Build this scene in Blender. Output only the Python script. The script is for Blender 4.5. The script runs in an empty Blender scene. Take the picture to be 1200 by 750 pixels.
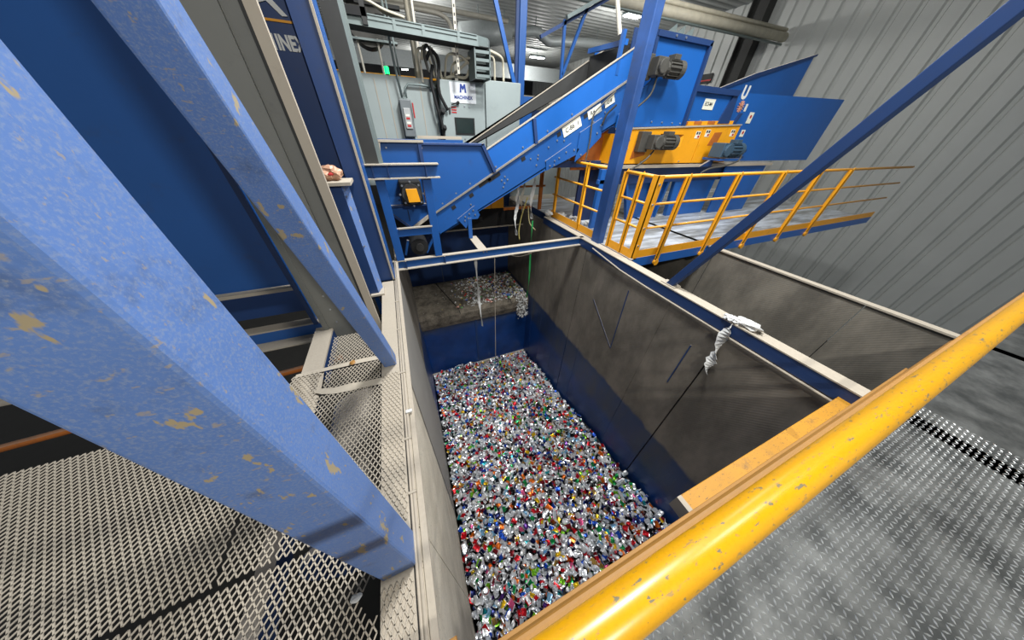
import bpy, bmesh, math, random
import numpy as np
from mathutils import Vector, Matrix, Euler

random.seed(7)
rng = np.random.default_rng(11)
sc = bpy.context.scene
COL = sc.collection

# ---------------------------------------------------------------- camera
cam_data = bpy.data.cameras.new('camera')
cam = bpy.data.objects.new('camera', cam_data)
COL.objects.link(cam)
cam_data.sensor_fit = 'HORIZONTAL'
cam_data.sensor_width = 36.0
cam_data.lens = 36.0 * 287.448 / 1200.0
cam_data.clip_start = 0.02
cam_data.clip_end = 200
YAW, PIT, ROL = -.412363209, .912735395, .0334230017
cam.matrix_world = Matrix.Translation((0, 0, 1.5)) @ (Matrix.Rotation(YAW, 4, 'Z') @ Matrix.Rotation(PIT, 4, 'X') @ Matrix.Rotation(ROL, 4, 'Z'))
sc.camera = cam

# ---------------------------------------------------------------- light
world = bpy.data.worlds.new('hall_ambient')
sc.world = world
world.use_nodes = True
bg = world.node_tree.nodes['Background']
bg.inputs[0].default_value = (0.86, 0.93, 1.0, 1)
bg.inputs[1].default_value = 0.30

def area_light(name, loc, target, size, power, col=(1, 1, 1), size_y=None):
    d = bpy.data.lights.new(name, 'AREA')
    d.energy = power
    d.color = col
    d.size = size
    if size_y:
        d.shape = 'RECTANGLE'
        d.size_y = size_y
    o = bpy.data.objects.new(name, d)
    COL.objects.link(o)
    o.location = loc
    o.rotation_euler = (Vector(target) - Vector(loc)).to_track_quat('-Z', 'Y').to_euler()
    return o

area_light('high_bay_key', (0.9, -3.0, 4.1), (1.0, 1.6, -1.0), 0.22, 180, (1, 0.98, 0.93))
area_light('fill_over_pit', (1.9, 2.3, 5.0), (1.2, 2.9, -2.5), 0.8, 430, (0.98, 0.99, 1))  # added fill light, aimed to brighten the pit walls and cans
area_light('fill_over_sorter', (5.0, 0.6, 5.6), (5.2, 4.2, 0), 1.2, 260, (0.97, 0.99, 1))  # added fill light for the sorter, not a known fixture
area_light('fill_over_cabinets', (1.5, 3.2, 5.6), (1.2, 5.8, 1.5), 1.0, 60, (0.97, 0.99, 1))  # added fill light to lift the cabinet fronts

def point_light(name, loc, power, r=.3):
    d = bpy.data.lights.new(name, 'POINT')
    d.energy = power; d.shadow_soft_size = r; d.color = (1, .99, .96)
    o = bpy.data.objects.new(name, d); COL.objects.link(o); o.location = loc
# point lights at some ceiling lamps, others added to brighten the roof and pipes
for x, y in ((2.5, 17.2), (11.2, 13.5), (11.0, 22.3), (4.0, 26.5), (-3.0, 12.0), (9.0, 6.2)):
    point_light('hall_lamp_fill', (x, y, 4.9), 260)

sc.view_settings.view_transform = 'Standard'
sc.view_settings.look = 'None'
sc.view_settings.gamma = 1
sc.view_settings.use_curve_mapping = False
sc.view_settings.exposure = 0.0

# ---------------------------------------------------------------- materials
def s2l(c):
    return tuple((v / 255 / 12.92 if v / 255 <= .04045 else ((v / 255 + .055) / 1.055) ** 2.4) for v in c)

def rgba(c):
    return (*s2l(c), 1)

class NT:
    def __init__(s, name):
        s.m = bpy.data.materials.new(name)
        s.m.use_nodes = True
        s.t = s.m.node_tree
        s.b = s.t.nodes['Principled BSDF']
    def n(s, t, **k):
        o = s.t.nodes.new(t)
        for a, v in k.items():
            setattr(o, a, v)
        return o
    def l(s, a, b):
        s.t.links.new(a, b)
    def noise(s, scale, detail=3, rough=.55, src='Object', stretch=None):
        tc = s.n('ShaderNodeTexCoord') if src == 'Object' else s.n('ShaderNodeNewGeometry')
        out = tc.outputs['Object'] if src == 'Object' else tc.outputs['Position']
        if stretch:
            mp = s.n('ShaderNodeMapping')
            mp.inputs['Scale'].default_value = stretch
            s.l(out, mp.inputs[0])
            out = mp.outputs[0]
        nz = s.n('ShaderNodeTexNoise')
        nz.inputs['Scale'].default_value = scale
        nz.inputs['Detail'].default_value = detail
        nz.inputs['Roughness'].default_value = rough
        s.l(out, nz.inputs['Vector'])
        return nz.outputs[0]
    def ramp(s, inp, lo, hi, a=0., b=1.):
        mr = s.n('ShaderNodeMapRange')
        mr.interpolation_type = 'SMOOTHSTEP'
        mr.inputs[1].default_value = lo
        mr.inputs[2].default_value = hi
        mr.inputs[3].default_value = a
        mr.inputs[4].default_value = b
        s.l(inp, mr.inputs[0])
        return mr.outputs[0]
    def mul(s, a, b, op='MULTIPLY'):
        m = s.n('ShaderNodeMath', operation=op)
        for i, v in enumerate((a, b)):
            if isinstance(v, (int, float)):
                m.inputs[i].default_value = v
            else:
                s.l(v, m.inputs[i])
        m.use_clamp = True
        return m.outputs[0]
    def mix(s, f, a, b):
        m = s.n('ShaderNodeMix', data_type='RGBA')
        for i, v in ((0, f), (6, a), (7, b)):
            if isinstance(v, (int, float)):
                m.inputs[i].default_value = v
            elif isinstance(v, tuple):
                m.inputs[i].default_value = v
            else:
                s.l(v, m.inputs[i])
        return m.outputs[2]
    def bump(s, h, strength=.3, dist=.005):
        b = s.n('ShaderNodeBump')
        b.inputs['Strength'].default_value = strength
        b.inputs['Distance'].default_value = dist
        s.l(h, b.inputs['Height'])
        s.l(b.outputs[0], s.b.inputs['Normal'])

DUST = (178, 168, 152)

def painted(name, c, rough=.42, dust=.85, grime=.3, chips=None, metallic=0., dustcol=DUST, mottle=.25, up=.55, scuff=False):
    """painted steel: slight mottling, dust lying on upward faces, grime, optional chips"""
    s = NT(name)
    base = rgba(c)
    dark = (base[0] * .55, base[1] * .55, base[2] * .55, 1)
    light = tuple(min(1, v * 1.25) for v in base[:3]) + (1,)
    col = s.mix(s.ramp(s.noise(2.3, 4, src='P'), .35, .7), dark if grime > .5 else base, light)
    col = s.mix(mottle, base, col)
    col = s.mix(s.mul(s.ramp(s.noise(9, 5, .7, src='P'), .55, .8), grime), col, rgba((60, 58, 55)))
    if chips:
        col = s.mix(s.ramp(s.noise(210, 3, .7, src='P'), .42, .75, 0, .45 if not scuff else .2), col, rgba((150, 158, 166) if not scuff else (170, 110, 10)))
        st = (.4, 1, 1) if scuff else (1, 1, .5)
        col = s.mix(s.ramp(s.noise(125 if scuff else 24, 4, .6, src='P', stretch=st), .625, .66), col, rgba(chips))
        col = s.mix(s.ramp(s.noise(160, 3, .6, src='P', stretch=(.3, 1, .6)), .62, .7, 0, .6), col, rgba(chips))
    if dust > 0:
        g = s.n('ShaderNodeNewGeometry')
        sp = s.n('ShaderNodeSeparateXYZ')
        s.l(g.outputs['True Normal'], sp.inputs[0])
        f = s.ramp(sp.outputs[2], up, up + .35)
        f = s.mul(f, s.ramp(s.noise(14, 4, src='P'), .1, .5, .75, 1))
        f = s.mul(f, dust)
        d2 = tuple(v * .82 for v in dustcol)
        dc = s.mix(s.noise(60, 3, src='P'), rgba(d2), rgba(dustcol))
        col = s.mix(f, col, dc)
    s.l(col, s.b.inputs['Base Color'])
    s.b.inputs['Roughness'].default_value = rough
    s.b.inputs['Metallic'].default_value = metallic
    return s.m

def plain(name, c, rough=.5, metallic=0., var=.15, scale=12, emit=None, bump=None):
    s = NT(name)
    b = rgba(c)
    d = tuple(v * (1 - var * 2) for v in b[:3]) + (1,)
    s.l(s.mix(s.noise(scale, 4, src='P'), d, b), s.b.inputs['Base Color'])
    s.b.inputs['Roughness'].default_value = rough
    s.b.inputs['Metallic'].default_value = metallic
    if emit:
        s.b.inputs['Emission Color'].default_value = rgba(c)
        s.b.inputs['Emission Strength'].default_value = emit
    if bump:
        s.bump(s.noise(bump[0], 3, src='P'), bump[1], bump[2])
    return s.m

M = {}
M['blue'] = painted('painted_blue_steel', (26, 80, 146), .4)
M['blue_dark'] = painted('painted_dark_blue_steel', (28, 56, 102), .48)
M['blue_clean'] = painted('painted_blue_panel', (24, 90, 166), .38, dust=.35, grime=.15)
M['blue_worn'] = painted('worn_blue_column_paint', (84, 116, 172), .55, dust=.7, grime=.5, chips=(160, 146, 116), mottle=.7)
M['yellow'] = painted('painted_yellow_steel', (234, 160, 24), .42, dust=.3, grime=.35)
M['yellow_rail'] = painted('yellow_rail_paint', (204, 148, 8), .3, dust=0, grime=.4, chips=(120, 112, 86), scuff=True)
M['yellow_dusty'] = painted('dusty_yellow_paint', (172, 118, 34), .6, dust=.6, grime=.6, dustcol=(150, 112, 62), up=.2)
M['yellow_kerb'] = painted('grimy_yellow_kerb', (186, 130, 14), .5, dust=.05, grime=.7, chips=(110, 78, 34), scuff=True)
M['grey_steel'] = painted('grey_galvanised_steel', (112, 112, 106), .5, dust=.7, grime=.35)
M['dust_steel'] = painted('dust_covered_steel', (168, 158, 142), .9, dust=.6, grime=.18)
M['cabinet'] = painted('grey_enamel_cabinet', (146, 156, 154), .4, dust=.2, grime=.12)
M['tan'] = plain('dusty_tan_flange', (182, 172, 155), .9, var=.12, scale=30)
M['grey_dusty'] = plain('dusty_grey_angle', (136, 130, 122), .85, var=.12, scale=30)
M['blue_post'] = painted('grimy_blue_post', (40, 76, 134), .45, dust=.7, grime=.55, mottle=.6)
M['black'] = plain('black_rubber', (24, 24, 24), .75)
M['charcoal'] = plain('charcoal_panel', (52, 52, 50), .7)
M['motor'] = plain('dusty_motor_grey', (92, 90, 84), .6, .3, var=.25)
M['motor_blue'] = plain('blue_grey_motor', (72, 98, 118), .5, .2, var=.2)
M['bolt'] = plain('zinc_bolt', (196, 200, 205), .3, .8)
M['zinc'] = plain('galvanised_tray', (124, 136, 134), .45, .3, var=.12)
M['conduit'] = plain('pale_conduit', (206, 200, 184), .5, .1)
M['white'] = plain('white_plastic_film', (224, 224, 220), .5, bump=(40, .5, .01))
M['label'] = plain('cream_label', (232, 230, 212), .5, var=.04)
M['ink'] = plain('dark_ink', (44, 50, 58), .6)
M['ink_blue'] = plain('blue_ink', (22, 60, 150), .6)
M['red'] = plain('red_plastic', (190, 40, 40), .5)
M['letter'] = plain('white_lettering', (226, 226, 218), .55, var=.05)
M['screen'] = plain('dark_touch_screen', (48, 60, 58), .15, var=.3, scale=4)
M['rust'] = painted('rusty_orange_steel', (176, 98, 30), .7, dust=.4, grime=.6)
M['insul'] = plain('pipe_insulation', (214, 206, 184), .6, 0, var=.2, scale=5)
M['duct'] = plain('sheet_metal_duct', (168, 174, 174), .45, .15, var=.15)
M['lamp'] = plain('lamp_diffuser', (240, 246, 255), .4, var=0, emit=14)
M['lamp_warm'] = plain('warm_lamp_lens', (255, 190, 120), .4, var=0, emit=6)
M['green_lamp'] = plain('green_signal_lens', (0, 226, 110), .3, var=0, emit=2.5)
M['green'] = plain('green_strap', (30, 140, 70), .6)
M['pink_film'] = plain('crumpled_brown_film', (206, 160, 130), .35, var=.3, scale=20)
M['cream_cable'] = plain('cream_cable', (216, 208, 184), .6)
M['board'] = plain('concrete_floor', (48, 46, 43), .9, var=.2, scale=3)
M['decking'] = None

def mat_ceiling():
    s = NT('corrugated_ceiling_steel')
    col = s.mix(s.noise(1.5, 3, src='P'), rgba((150, 153, 152)), rgba((172, 174, 171)))
    s.l(col, s.b.inputs['Base Color'])
    s.b.inputs['Roughness'].default_value = .55
    return s.m
M['ceiling'] = mat_ceiling()
M['hallwall'] = plain('pale_corrugated_cladding', (186, 188, 184), .5, var=.06, scale=2)

def mat_pit_wall(name, dusty, lo_dust=-2.2, relief=True):
    """blue pit plate: dust clings above the usual fill line, a scuffed band below it"""
    s = NT(name)
    g = s.n('ShaderNodeNewGeometry')
    sp = s.n('ShaderNodeSeparateXYZ')
    s.l(g.outputs['Position'], sp.inputs[0])
    z = sp.outputs[2]
    blue = s.mix(s.ramp(s.noise(1.3, 4, src='P'), .3, .7), rgba((10, 46, 98)), rgba((14, 62, 128)))
    band = s.mix(s.ramp(s.noise(3, 5, .65, src='P', stretch=(1, 1, .25)), .3, .75), rgba((34, 58, 100)), rgba((58, 66, 80)))
    brown = s.mix(s.ramp(s.noise(2.2, 5, .65, src='P', stretch=(1, 1, .5)), .3, .72), rgba(dusty[0]), rgba(dusty[1]))
    brown = s.mix(s.ramp(s.noise(90, 2, src='P'), .5, .8, 0, .35), brown, rgba((128, 118, 100)))
    zz = s.mul(s.noise(5, 4, src='P'), .16)
    za = s.n('ShaderNodeMath', operation='ADD')
    s.l(z, za.inputs[0]); s.l(zz, za.inputs[1])
    col = s.mix(s.ramp(za.outputs[0], -3.05, -2.75), blue, band)
    col = s.mix(s.ramp(za.outputs[0], lo_dust, lo_dust + .1), col, brown)
    s.l(col, s.b.inputs['Base Color'])
    s.b.inputs['Roughness'].default_value = .5
    rr = s.ramp(za.outputs[0], lo_dust - .2, lo_dust + .2, .36, .62)
    s.l(rr, s.b.inputs['Roughness'])
    if relief:
        w1 = s.n('ShaderNodeTexWave'); w1.inputs['Scale'].default_value = 16
        w1.bands_direction = 'DIAGONAL'
        s.l(g.outputs['Position'], w1.inputs['Vector'])
        h = s.mul(w1.outputs[1], s.ramp(s.noise(1.1, 3, src='P'), .4, .65))
        s.bump(h, .22, .004)
    return s.m
M['pit_right'] = mat_pit_wall('dust_stained_pit_plate', ((94, 89, 80), (132, 124, 112)))
M['pit_back'] = mat_pit_wall('blue_pit_plate', ((14, 44, 92), (28, 58, 104)), relief=False)

def mat_dust_wall():
    s = NT('dust_caked_pit_plate')
    a = s.mix(s.ramp(s.noise(3, 5, .65, src='P'), .3, .7), rgba((192, 182, 162)), rgba((214, 204, 184)))
    a = s.mix(s.ramp(s.noise(70, 3, .6, src='P'), .58, .75, 0, .7), a, rgba((96, 86, 74)))
    a = s.mix(s.ramp(s.noise(1.4, 4, src='P', stretch=(1, 1, .3)), .56, .74, 0, .55), a, rgba((112, 104, 94)))
    s.l(a, s.b.inputs['Base Color'])
    s.b.inputs['Roughness'].default_value = .9
    s.bump(s.noise(120, 3, src='P'), .35, .004)
    return s.m
M['dust_wall'] = mat_dust_wall()

def mat_belt():
    s = NT('dirty_belt_rubber')
    a = s.mix(s.ramp(s.noise(5, 5, .7, src='P'), .3, .7), rgba((74, 68, 59)), rgba((132, 123, 108)))
    a = s.mix(s.ramp(s.noise(60, 3, src='P'), .55, .7, 0, .6), a, rgba((168, 158, 142)))
    s.l(a, s.b.inputs['Base Color'])
    s.b.inputs['Roughness'].default_value = .95
    s.bump(s.noise(40, 3, src='P'), .6, .01)
    return s.m
M['belt'] = mat_belt()

def mat_deck():
    s = NT('pale_deck_painted_sheen')
    a = s.mix(s.ramp(s.noise(2.5, 4, .6, src='P', stretch=(.4, 2.2, 1)), .35, .68), rgba((128, 128, 124)), rgba((206, 212, 218)))  # stretched streaks paint reflection stripes into the pale deck colour
    a = s.mix(s.ramp(s.noise(7, 4, src='P', stretch=(.5, 2, 1)), .62, .75, 0, .5), a, rgba((96, 116, 158)))
    s.l(a, s.b.inputs['Base Color'])
    s.b.inputs['Roughness'].default_value = .35
    return s.m
M['deck'] = mat_deck()

def mat_checker():
    s = NT('checker_plate_steel')
    a = s.mix(s.ramp(s.noise(4, 5, .65, src='P'), .3, .72), rgba((74, 76, 75)), rgba((128, 129, 126)))
    s.l(a, s.b.inputs['Base Color'])
    s.b.inputs['Roughness'].default_value = .45
    s.b.inputs['Metallic'].default_value = .55
    return s.m
M['checker'] = mat_checker()
M['lug'] = plain('polished_tread_steel', (214, 216, 214), .28, .7, var=.1)

def mat_can(individual):
    s = NT('crushed_can_print' if individual else 'can_heap_print')
    at = s.n('ShaderNodeAttribute'); at.attribute_name = 'mask' if individual else 'tint'
    if individual:
        oi = s.n('ShaderNodeObjectInfo')
        sp = s.n('ShaderNodeSeparateColor'); s.l(at.outputs['Color'], sp.inputs[0])
        c = s.mix(sp.outputs[0], rgba((224, 226, 228)), oi.outputs['Color'])
        c = s.mix(sp.outputs[1], c, rgba((226, 224, 222)))
        c = s.mix(sp.outputs[2], c, rgba((36, 38, 44)))
        s.l(c, s.b.inputs['Base Color'])
    else:
        s.l(at.outputs['Color'], s.b.inputs['Base Color'])
    s.b.inputs['Metallic'].default_value = .6
    s.b.inputs['Roughness'].default_value = .28
    return s.m
M['can_one'] = mat_can(True)
M['can_heap'] = mat_can(False)
M['heap_bed'] = plain('shade_dark_bed', (16, 16, 17), .8, var=.3, scale=30)  # near black: shade in the gaps between cans put into the colour

# ---------------------------------------------------------------- mesh builder
def woff(o):
    v = Vector((0, 0, 0))
    while o:
        v += o.location
        o = o.parent
    return v

class MB:
    def __init__(s):
        s.v = []; s.f = []
    def add(s, vs, fs):
        n = len(s.v)
        s.v += [tuple(v) for v in vs]
        s.f += [tuple(i + n for i in f) for f in fs]
        return s
    def box(s, x0, x1, y0, y1, z0, z1):
        vs = [(x, y, z) for z in (z0, z1) for y in (y0, y1) for x in (x0, x1)]
        return s.add(vs, [(0, 2, 3, 1), (4, 5, 7, 6), (0, 1, 5, 4), (2, 6, 7, 3), (0, 4, 6, 2), (1, 3, 7, 5)])
    def prism(s, poly, axis, a, b):
        """poly of 2D points; axis the extrusion axis; the others in order x,y,z"""
        def mk(p, t):
            l = list(p); l.insert('xyz'.index(axis), t); return l
        n = len(poly)
        vs = [mk(p, a) for p in poly] + [mk(p, b) for p in poly]
        fs = [tuple(range(n)), tuple(range(2 * n - 1, n - 1, -1))]
        fs += [(i, i + n, (i + 1) % n + n, (i + 1) % n) for i in range(n)]
        return s.add(vs, fs)
    def bar(s, p0, p1, w, h, up=(0, 0, 1)):
        """rectangular bar, w across, h along 'up'"""
        p0, p1, up = Vector(p0), Vector(p1), Vector(up)
        d = (p1 - p0).normalized()
        a = d.cross(up).normalized(); u = a.cross(d).normalized()
        vs = []
        for p in (p0, p1):
            for i, j in ((-1, -1), (1, -1), (1, 1), (-1, 1)):
                vs.append(p + a * (i * w / 2) + u * (j * h / 2))
        return s.add(vs, [(0, 3, 2, 1), (4, 5, 6, 7), (0, 1, 5, 4), (1, 2, 6, 5), (2, 3, 7, 6), (3, 0, 4, 7)])
    def tube(s, pts, r, n=10, cap=True):
        pts = [Vector(p) for p in pts]
        rs = r if isinstance(r, (list, tuple)) else [r] * len(pts)
        rings = []
        prev = None
        for i, p in enumerate(pts):
            d = (pts[min(i + 1, len(pts) - 1)] - pts[max(i - 1, 0)]).normalized()
            if prev is None:
                a = d.orthogonal().normalized()
            else:
                a = (prev - d * prev.dot(d)).normalized()
            prev = a
            b = d.cross(a)
            rings.append([p + (a * math.cos(t) + b * math.sin(t)) * rs[i] for t in (2 * math.pi * k / n for k in range(n))])
        vs = [v for rg in rings for v in rg]
        fs = []
        for i in range(len(pts) - 1):
            for k in range(n):
                k2 = (k + 1) % n
                fs.append((i * n + k, i * n + k2, (i + 1) * n + k2, (i + 1) * n + k))
        if cap:
            fs.append(tuple(range(n - 1, -1, -1)))
            fs.append(tuple((len(pts) - 1) * n + k for k in range(n)))
        return s.add(vs, fs)
    def cyl(s, p0, p1, r, n=16):
        return s.tube([p0, p1], r, n)
    def ibeam(s, p0, p1, w, h, tf=.012, tw=.01):
        p0, p1 = Vector(p0), Vector(p1)
        up = Vector((0, 0, 1))
        s.bar(p0 + up * (h / 2 - tf / 2), p1 + up * (h / 2 - tf / 2), w, tf)
        s.bar(p0 - up * (h / 2 - tf / 2), p1 - up * (h / 2 - tf / 2), w, tf)
        s.bar(p0, p1, tw, h - 2 * tf)
        return s
    def build(s, name, mat, parent=None, bevel=0, smooth=False, kind=None):
        me = bpy.data.meshes.new(name)
        off = woff(parent)
        me.from_pydata([tuple(Vector(v) - off) for v in s.v], [], s.f)
        bm = bmesh.new(); bm.from_mesh(me)
        bmesh.ops.recalc_face_normals(bm, faces=bm.faces)
        bm.to_mesh(me); bm.free()
        me.materials.append(mat if not isinstance(mat, str) else M[mat])
        o = bpy.data.objects.new(name, me)
        COL.objects.link(o)
        if parent: o.parent = parent
        if bevel:
            b = o.modifiers.new('bevel', 'BEVEL'); b.width = bevel; b.segments = 2; b.limit_method = 'ANGLE'; b.angle_limit = .7
        if smooth:
            for p in me.polygons: p.use_smooth = True
        if kind: o['kind'] = kind
        return o

def tag(o, label, cat, group=None):
    o['label'] = label; o['category'] = cat
    if group: o['group'] = group
    return o

def thing(name, loc, label, cat, group=None):
    o = bpy.data.objects.new(name, None)
    o.empty_display_size = .1
    COL.objects.link(o)
    o.location = loc
    return tag(o, label, cat, group)

def structure(name, loc=(0, 0, 0)):
    o = bpy.data.objects.new(name, None)
    COL.objects.link(o); o.location = loc
    o['kind'] = 'structure'
    return o

def smooth_pts(pts, n=6):
    """Catmull-Rom through the points"""
    P = [Vector(p) for p in pts]
    P = [P[0] * 2 - P[1]] + P + [P[-1] * 2 - P[-2]]
    out = []
    for i in range(1, len(P) - 2):
        for k in range(n):
            t = k / n
            a, b, c, d = P[i - 1], P[i], P[i + 1], P[i + 2]
            out.append(.5 * ((2 * b) + (c - a) * t + (2 * a - 5 * b + 4 * c - d) * t * t + (3 * b - a - 3 * c + d) * t ** 3))
    out.append(P[-2])
    return out

BOLT_ME = None
def bolt(parent, pos, direction=(0, -1, 0), r=.011):
    global BOLT_ME
    if BOLT_ME is None:
        o = MB().cyl((0, 0, 0), (0, 0, .009), .011, 6).build('bolt', 'bolt')
        BOLT_ME = o.data
        bpy.data.objects.remove(o)
    o = bpy.data.objects.new('bolt', BOLT_ME)
    COL.objects.link(o)
    o.parent = parent
    o.location = Vector(pos) - woff(parent)
    o.rotation_euler = Vector(direction).to_track_quat('Z', 'Y').to_euler()
    k = r / .011
    o.scale = (k, k, k)
    return o

def text(name, body, mat, parent, origin, right, up, size, bold=.0, extr=.001, align='LEFT', xs=1.0):
    cu = bpy.data.curves.new(name, 'FONT')
    cu.body = body; cu.size = size; cu.extrude = extr; cu.offset = bold
    cu.align_x = align
    cu.space_character = 1.0
    tmp = bpy.data.objects.new(name, cu)
    COL.objects.link(tmp)
    dg = bpy.context.evaluated_depsgraph_get()
    dg.update()
    me = bpy.data.meshes.new_from_object(tmp.evaluated_get(dg))
    bpy.data.objects.remove(tmp)
    o = bpy.data.objects.new(name, me)
    COL.objects.link(o)
    me.materials.clear(); me.materials.append(M[mat])
    R_ = Vector(right).normalized(); U = Vector(up).normalized(); N = R_.cross(U)
    mw = Matrix((R_ * xs, U, N)).transposed().to_4x4()
    me.transform(Matrix.Translation(Vector(origin) - woff(parent)) @ mw)
    o.parent = parent
    return o

# ================================================================ LARGE STRUCTURE
# --- hall shell
ZC = 6.0
def ribbed(name, mat, pts_fn, n, parent=None):
    mb = MB()
    vs = []; fs = []
    for i in range(n):
        for q in pts_fn(i): vs.append(q)
    for i in range(n - 1):
        fs.append((2 * i, 2 * i + 1, 2 * i + 3, 2 * i + 2))
    mb.add(vs, fs)
    return mb.build(name, mat, parent)

prof = [(0, 0), (.16, 0), (.2, .06), (.36, .06), (.4, 0)]
ys = []
for k in range(100):
    for a, d in prof[:-1]:
        ys.append((-6 + k * .4 + a, d))
o = ribbed('ceiling', 'ceiling', lambda i: [(-14, ys[i][0], ZC + ys[i][1]), (16, ys[i][0], ZC + ys[i][1])], len(ys))
o['kind'] = 'structure'
xs_ = []
for k in range(76):
    for a, d in ((0, 0), (.34, 0), (.38, .07), (.46, .07)):
        xs_.append((-6 + k * .5 + a, d))
o = ribbed('wall_hall_right', 'hallwall', lambda i: [(15.4 + xs_[i][1], xs_[i][0], -5.2), (15.4 + xs_[i][1], xs_[i][0], ZC)], len(xs_))
o['kind'] = 'structure'
o = MB().box(-14, 16, 32, 32.2, -5.2, ZC).build('wall_hall_back', plain('dim_back_wall', (58, 58, 60), .8)); o['kind'] = 'structure'
o = MB().box(-14, 16, -6, 32, -5.4, -5.2).build('floor', 'board'); o['kind'] = 'structure'

hc = thing('building_column', (15.2, 10.7, -5.2), 'dark grey steel building column against the pale corrugated wall', 'column')
mb = MB(); mb.box(14.95, 15.38, 10.2, 10.24, -5.2, ZC); mb.box(14.95, 15.38, 10.86, 10.9, -5.2, ZC)
mb.build('flange', M['charcoal'], hc)
MB().box(15.14, 15.19, 10.24, 10.86, -5.2, ZC).build('web', M['charcoal'], hc)

hs = tag(MB().box(15.3, 15.36, 11.72, 12.4, 3.62, 3.95).build('wall_sign', 'charcoal'), 'dark sign board with a red stripe on the pale hall wall', 'sign')
MB().box(15.28, 15.3, 11.72, 12.4, 3.68, 3.73).build('red_stripe', 'red', hs)

# --- pit walls
XL, XR = -.245, 2.88
wr_ = structure('wall_right', (XR, 2, 0))
seams = [-1.2, .915, 3.38, 5.15, 7.2]
for a, b in zip(seams[:-1], seams[1:]):
    MB().box(XR, XR + .012, a + .008, b - .008, -5.1, -.09).build('panel', 'pit_right', wr_, bevel=.003)
MB().box(XR + .014, XR + .02, -1.2, 7.2, -5.1, -.09).build('backing', 'black', wr_)
for y in (-.3, .0, 1.6, 2.95, 3.9, 4.6):
    MB().box(XR - .004, XR, y, y + .02, -4.9, -.12).build('weld_strip', 'pit_right', wr_)
for (y0, z0), (y1, z1) in (((2.25, -.35), (2.2, -1.5)), ((2.9, -.9), (2.2, -1.5)), ((1.15, -.5), (1.15, -1.2))):
    MB().bar((XR - .002, y0, z0), (XR - .002, y1, z1), .014, .006, (1, 0, 0)).build('bare_weld', 'blue_dark', wr_)
# pipe lip along the top of the wall
MB().tube([(XR - .02, -1.2, -.16), (XR - .02, 2.0, -.15), (XR - .03, 2.5, -.13), (XR - .03, 3.2, -.05)], .011, 8).build('conduit', 'dust_steel', wr_)

rim = thing('rim_channel', (XR + .06, 1, 0), 'blue steel channel with dusty tan top flange along the right pit wall', 'beam')
MB().box(XR - .01, XR + .13, -1.2, 5.0, -.012, 0).build('top_flange', 'tan', rim)
MB().box(XR - .005, XR + .008, -1.2, 5.0, -.14, -.012).build('web', 'blue_dark', rim)
MB().box(XR + .01, XR + .11, -1.2, 5.0, -.14, -.128).build('bottom_flange', 'blue_dark', rim)

wl = structure('wall_left', (XL, 2, 0))
def left_wall(y0, y1, mat):
    # the plate leans a few centimetres outwards at the near end
    def xb(y): return -.33 + (y - .1) / 5.3 * .12
    vs = [(XL, y0, -.02), (XL, y1, -.02), (xb(y1), y1, -5.1), (xb(y0), y0, -5.1)]
    vs2 = [(x - .012, y, z) for x, y, z in vs]
    return MB().add(vs + vs2, [(0, 1, 2, 3), (7, 6, 5, 4), (0, 4, 5, 1), (1, 5, 6, 2), (2, 6, 7, 3), (3, 7, 4, 0)])
M['smooth_liner'] = plain('smooth_grey_liner', (158, 154, 146), .6, var=.14, scale=2)
for a, b, m in ((-1.2, .45, 'dust_wall'), (.456, 1.5, 'dust_wall'), (1.506, 3.6, 'smooth_liner'), (3.606, 7.2, 'pit_right')):
    left_wall(a, b, m).build('panel', m, wl)
MB().bar((XL + .002, 1.5, -.03), (-.29, 1.58, -4.2), .01, .01).build('weld_strip', 'grey_dusty', wl)
MB().box(XL, XL + .03, -1.2, 5.4, -.02, -.008).build('lip_angle', 'dust_steel', wl)

wb = structure('wall_back', (1.3, 5.5, -3))
for a, b in ((-.3, 1.26), (1.285, 2.88)):
    MB().box(a, b, 5.5, 5.52, -5.1, -2.8).build('panel', 'pit_back', wb)
MB().box(1.24, 1.30, 5.485, 5.5, -5.1, -2.8).build('joint_strip', 'blue_dark', wb)
MB().box(-.3, 2.88, 5.44, 5.5, -4.62, -4.55).build('ledge', 'tan', wb)
wu = structure('wall_back_upper', (1.3, 7.1, -1))
for a, b in ((-.3, .72), (.73, 1.8), (1.81, 2.9)):
    MB().box(a, b, 7.1, 7.12, -2.6, .6).build('panel', 'blue_dark', wu)
MB().box(-.3, 2.9, 7.03, 7.1, -.62, -.52).build('stiffener', 'blue_dark', wu)
wf = structure('wall_front', (1.3, -.06, -2))
MB().box(-.34, 2.88, -.09, -.07, -5.1, -.02).build('panel', 'pit_back', wf)
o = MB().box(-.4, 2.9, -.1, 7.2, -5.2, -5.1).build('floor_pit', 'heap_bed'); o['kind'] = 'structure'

# neighbouring pit
wp = structure('wall_partition', (4.83, 1, 0))
for a, b in ((-1.2, .6), (.61, 2.4), (2.41, 5.0)):
    MB().box(4.83, 4.845, a, b, -5.1, -.02).build('panel', mat_pit_wall('dusty_partition_plate', ((98, 94, 86), (138, 132, 120)), lo_dust=-3.4) if a < 0 else wp.children[0].data.materials[0], wp)
MB().box(4.8, 4.9, -1.2, 5.0, -.02, 0).build('top_flange', 'tan', wp)
o = MB().box(2.9, 4.83, 4.4, 4.42, -5.1, -.1).build('wall_neighbour_back', 'charcoal'); o['kind'] = 'structure'

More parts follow.
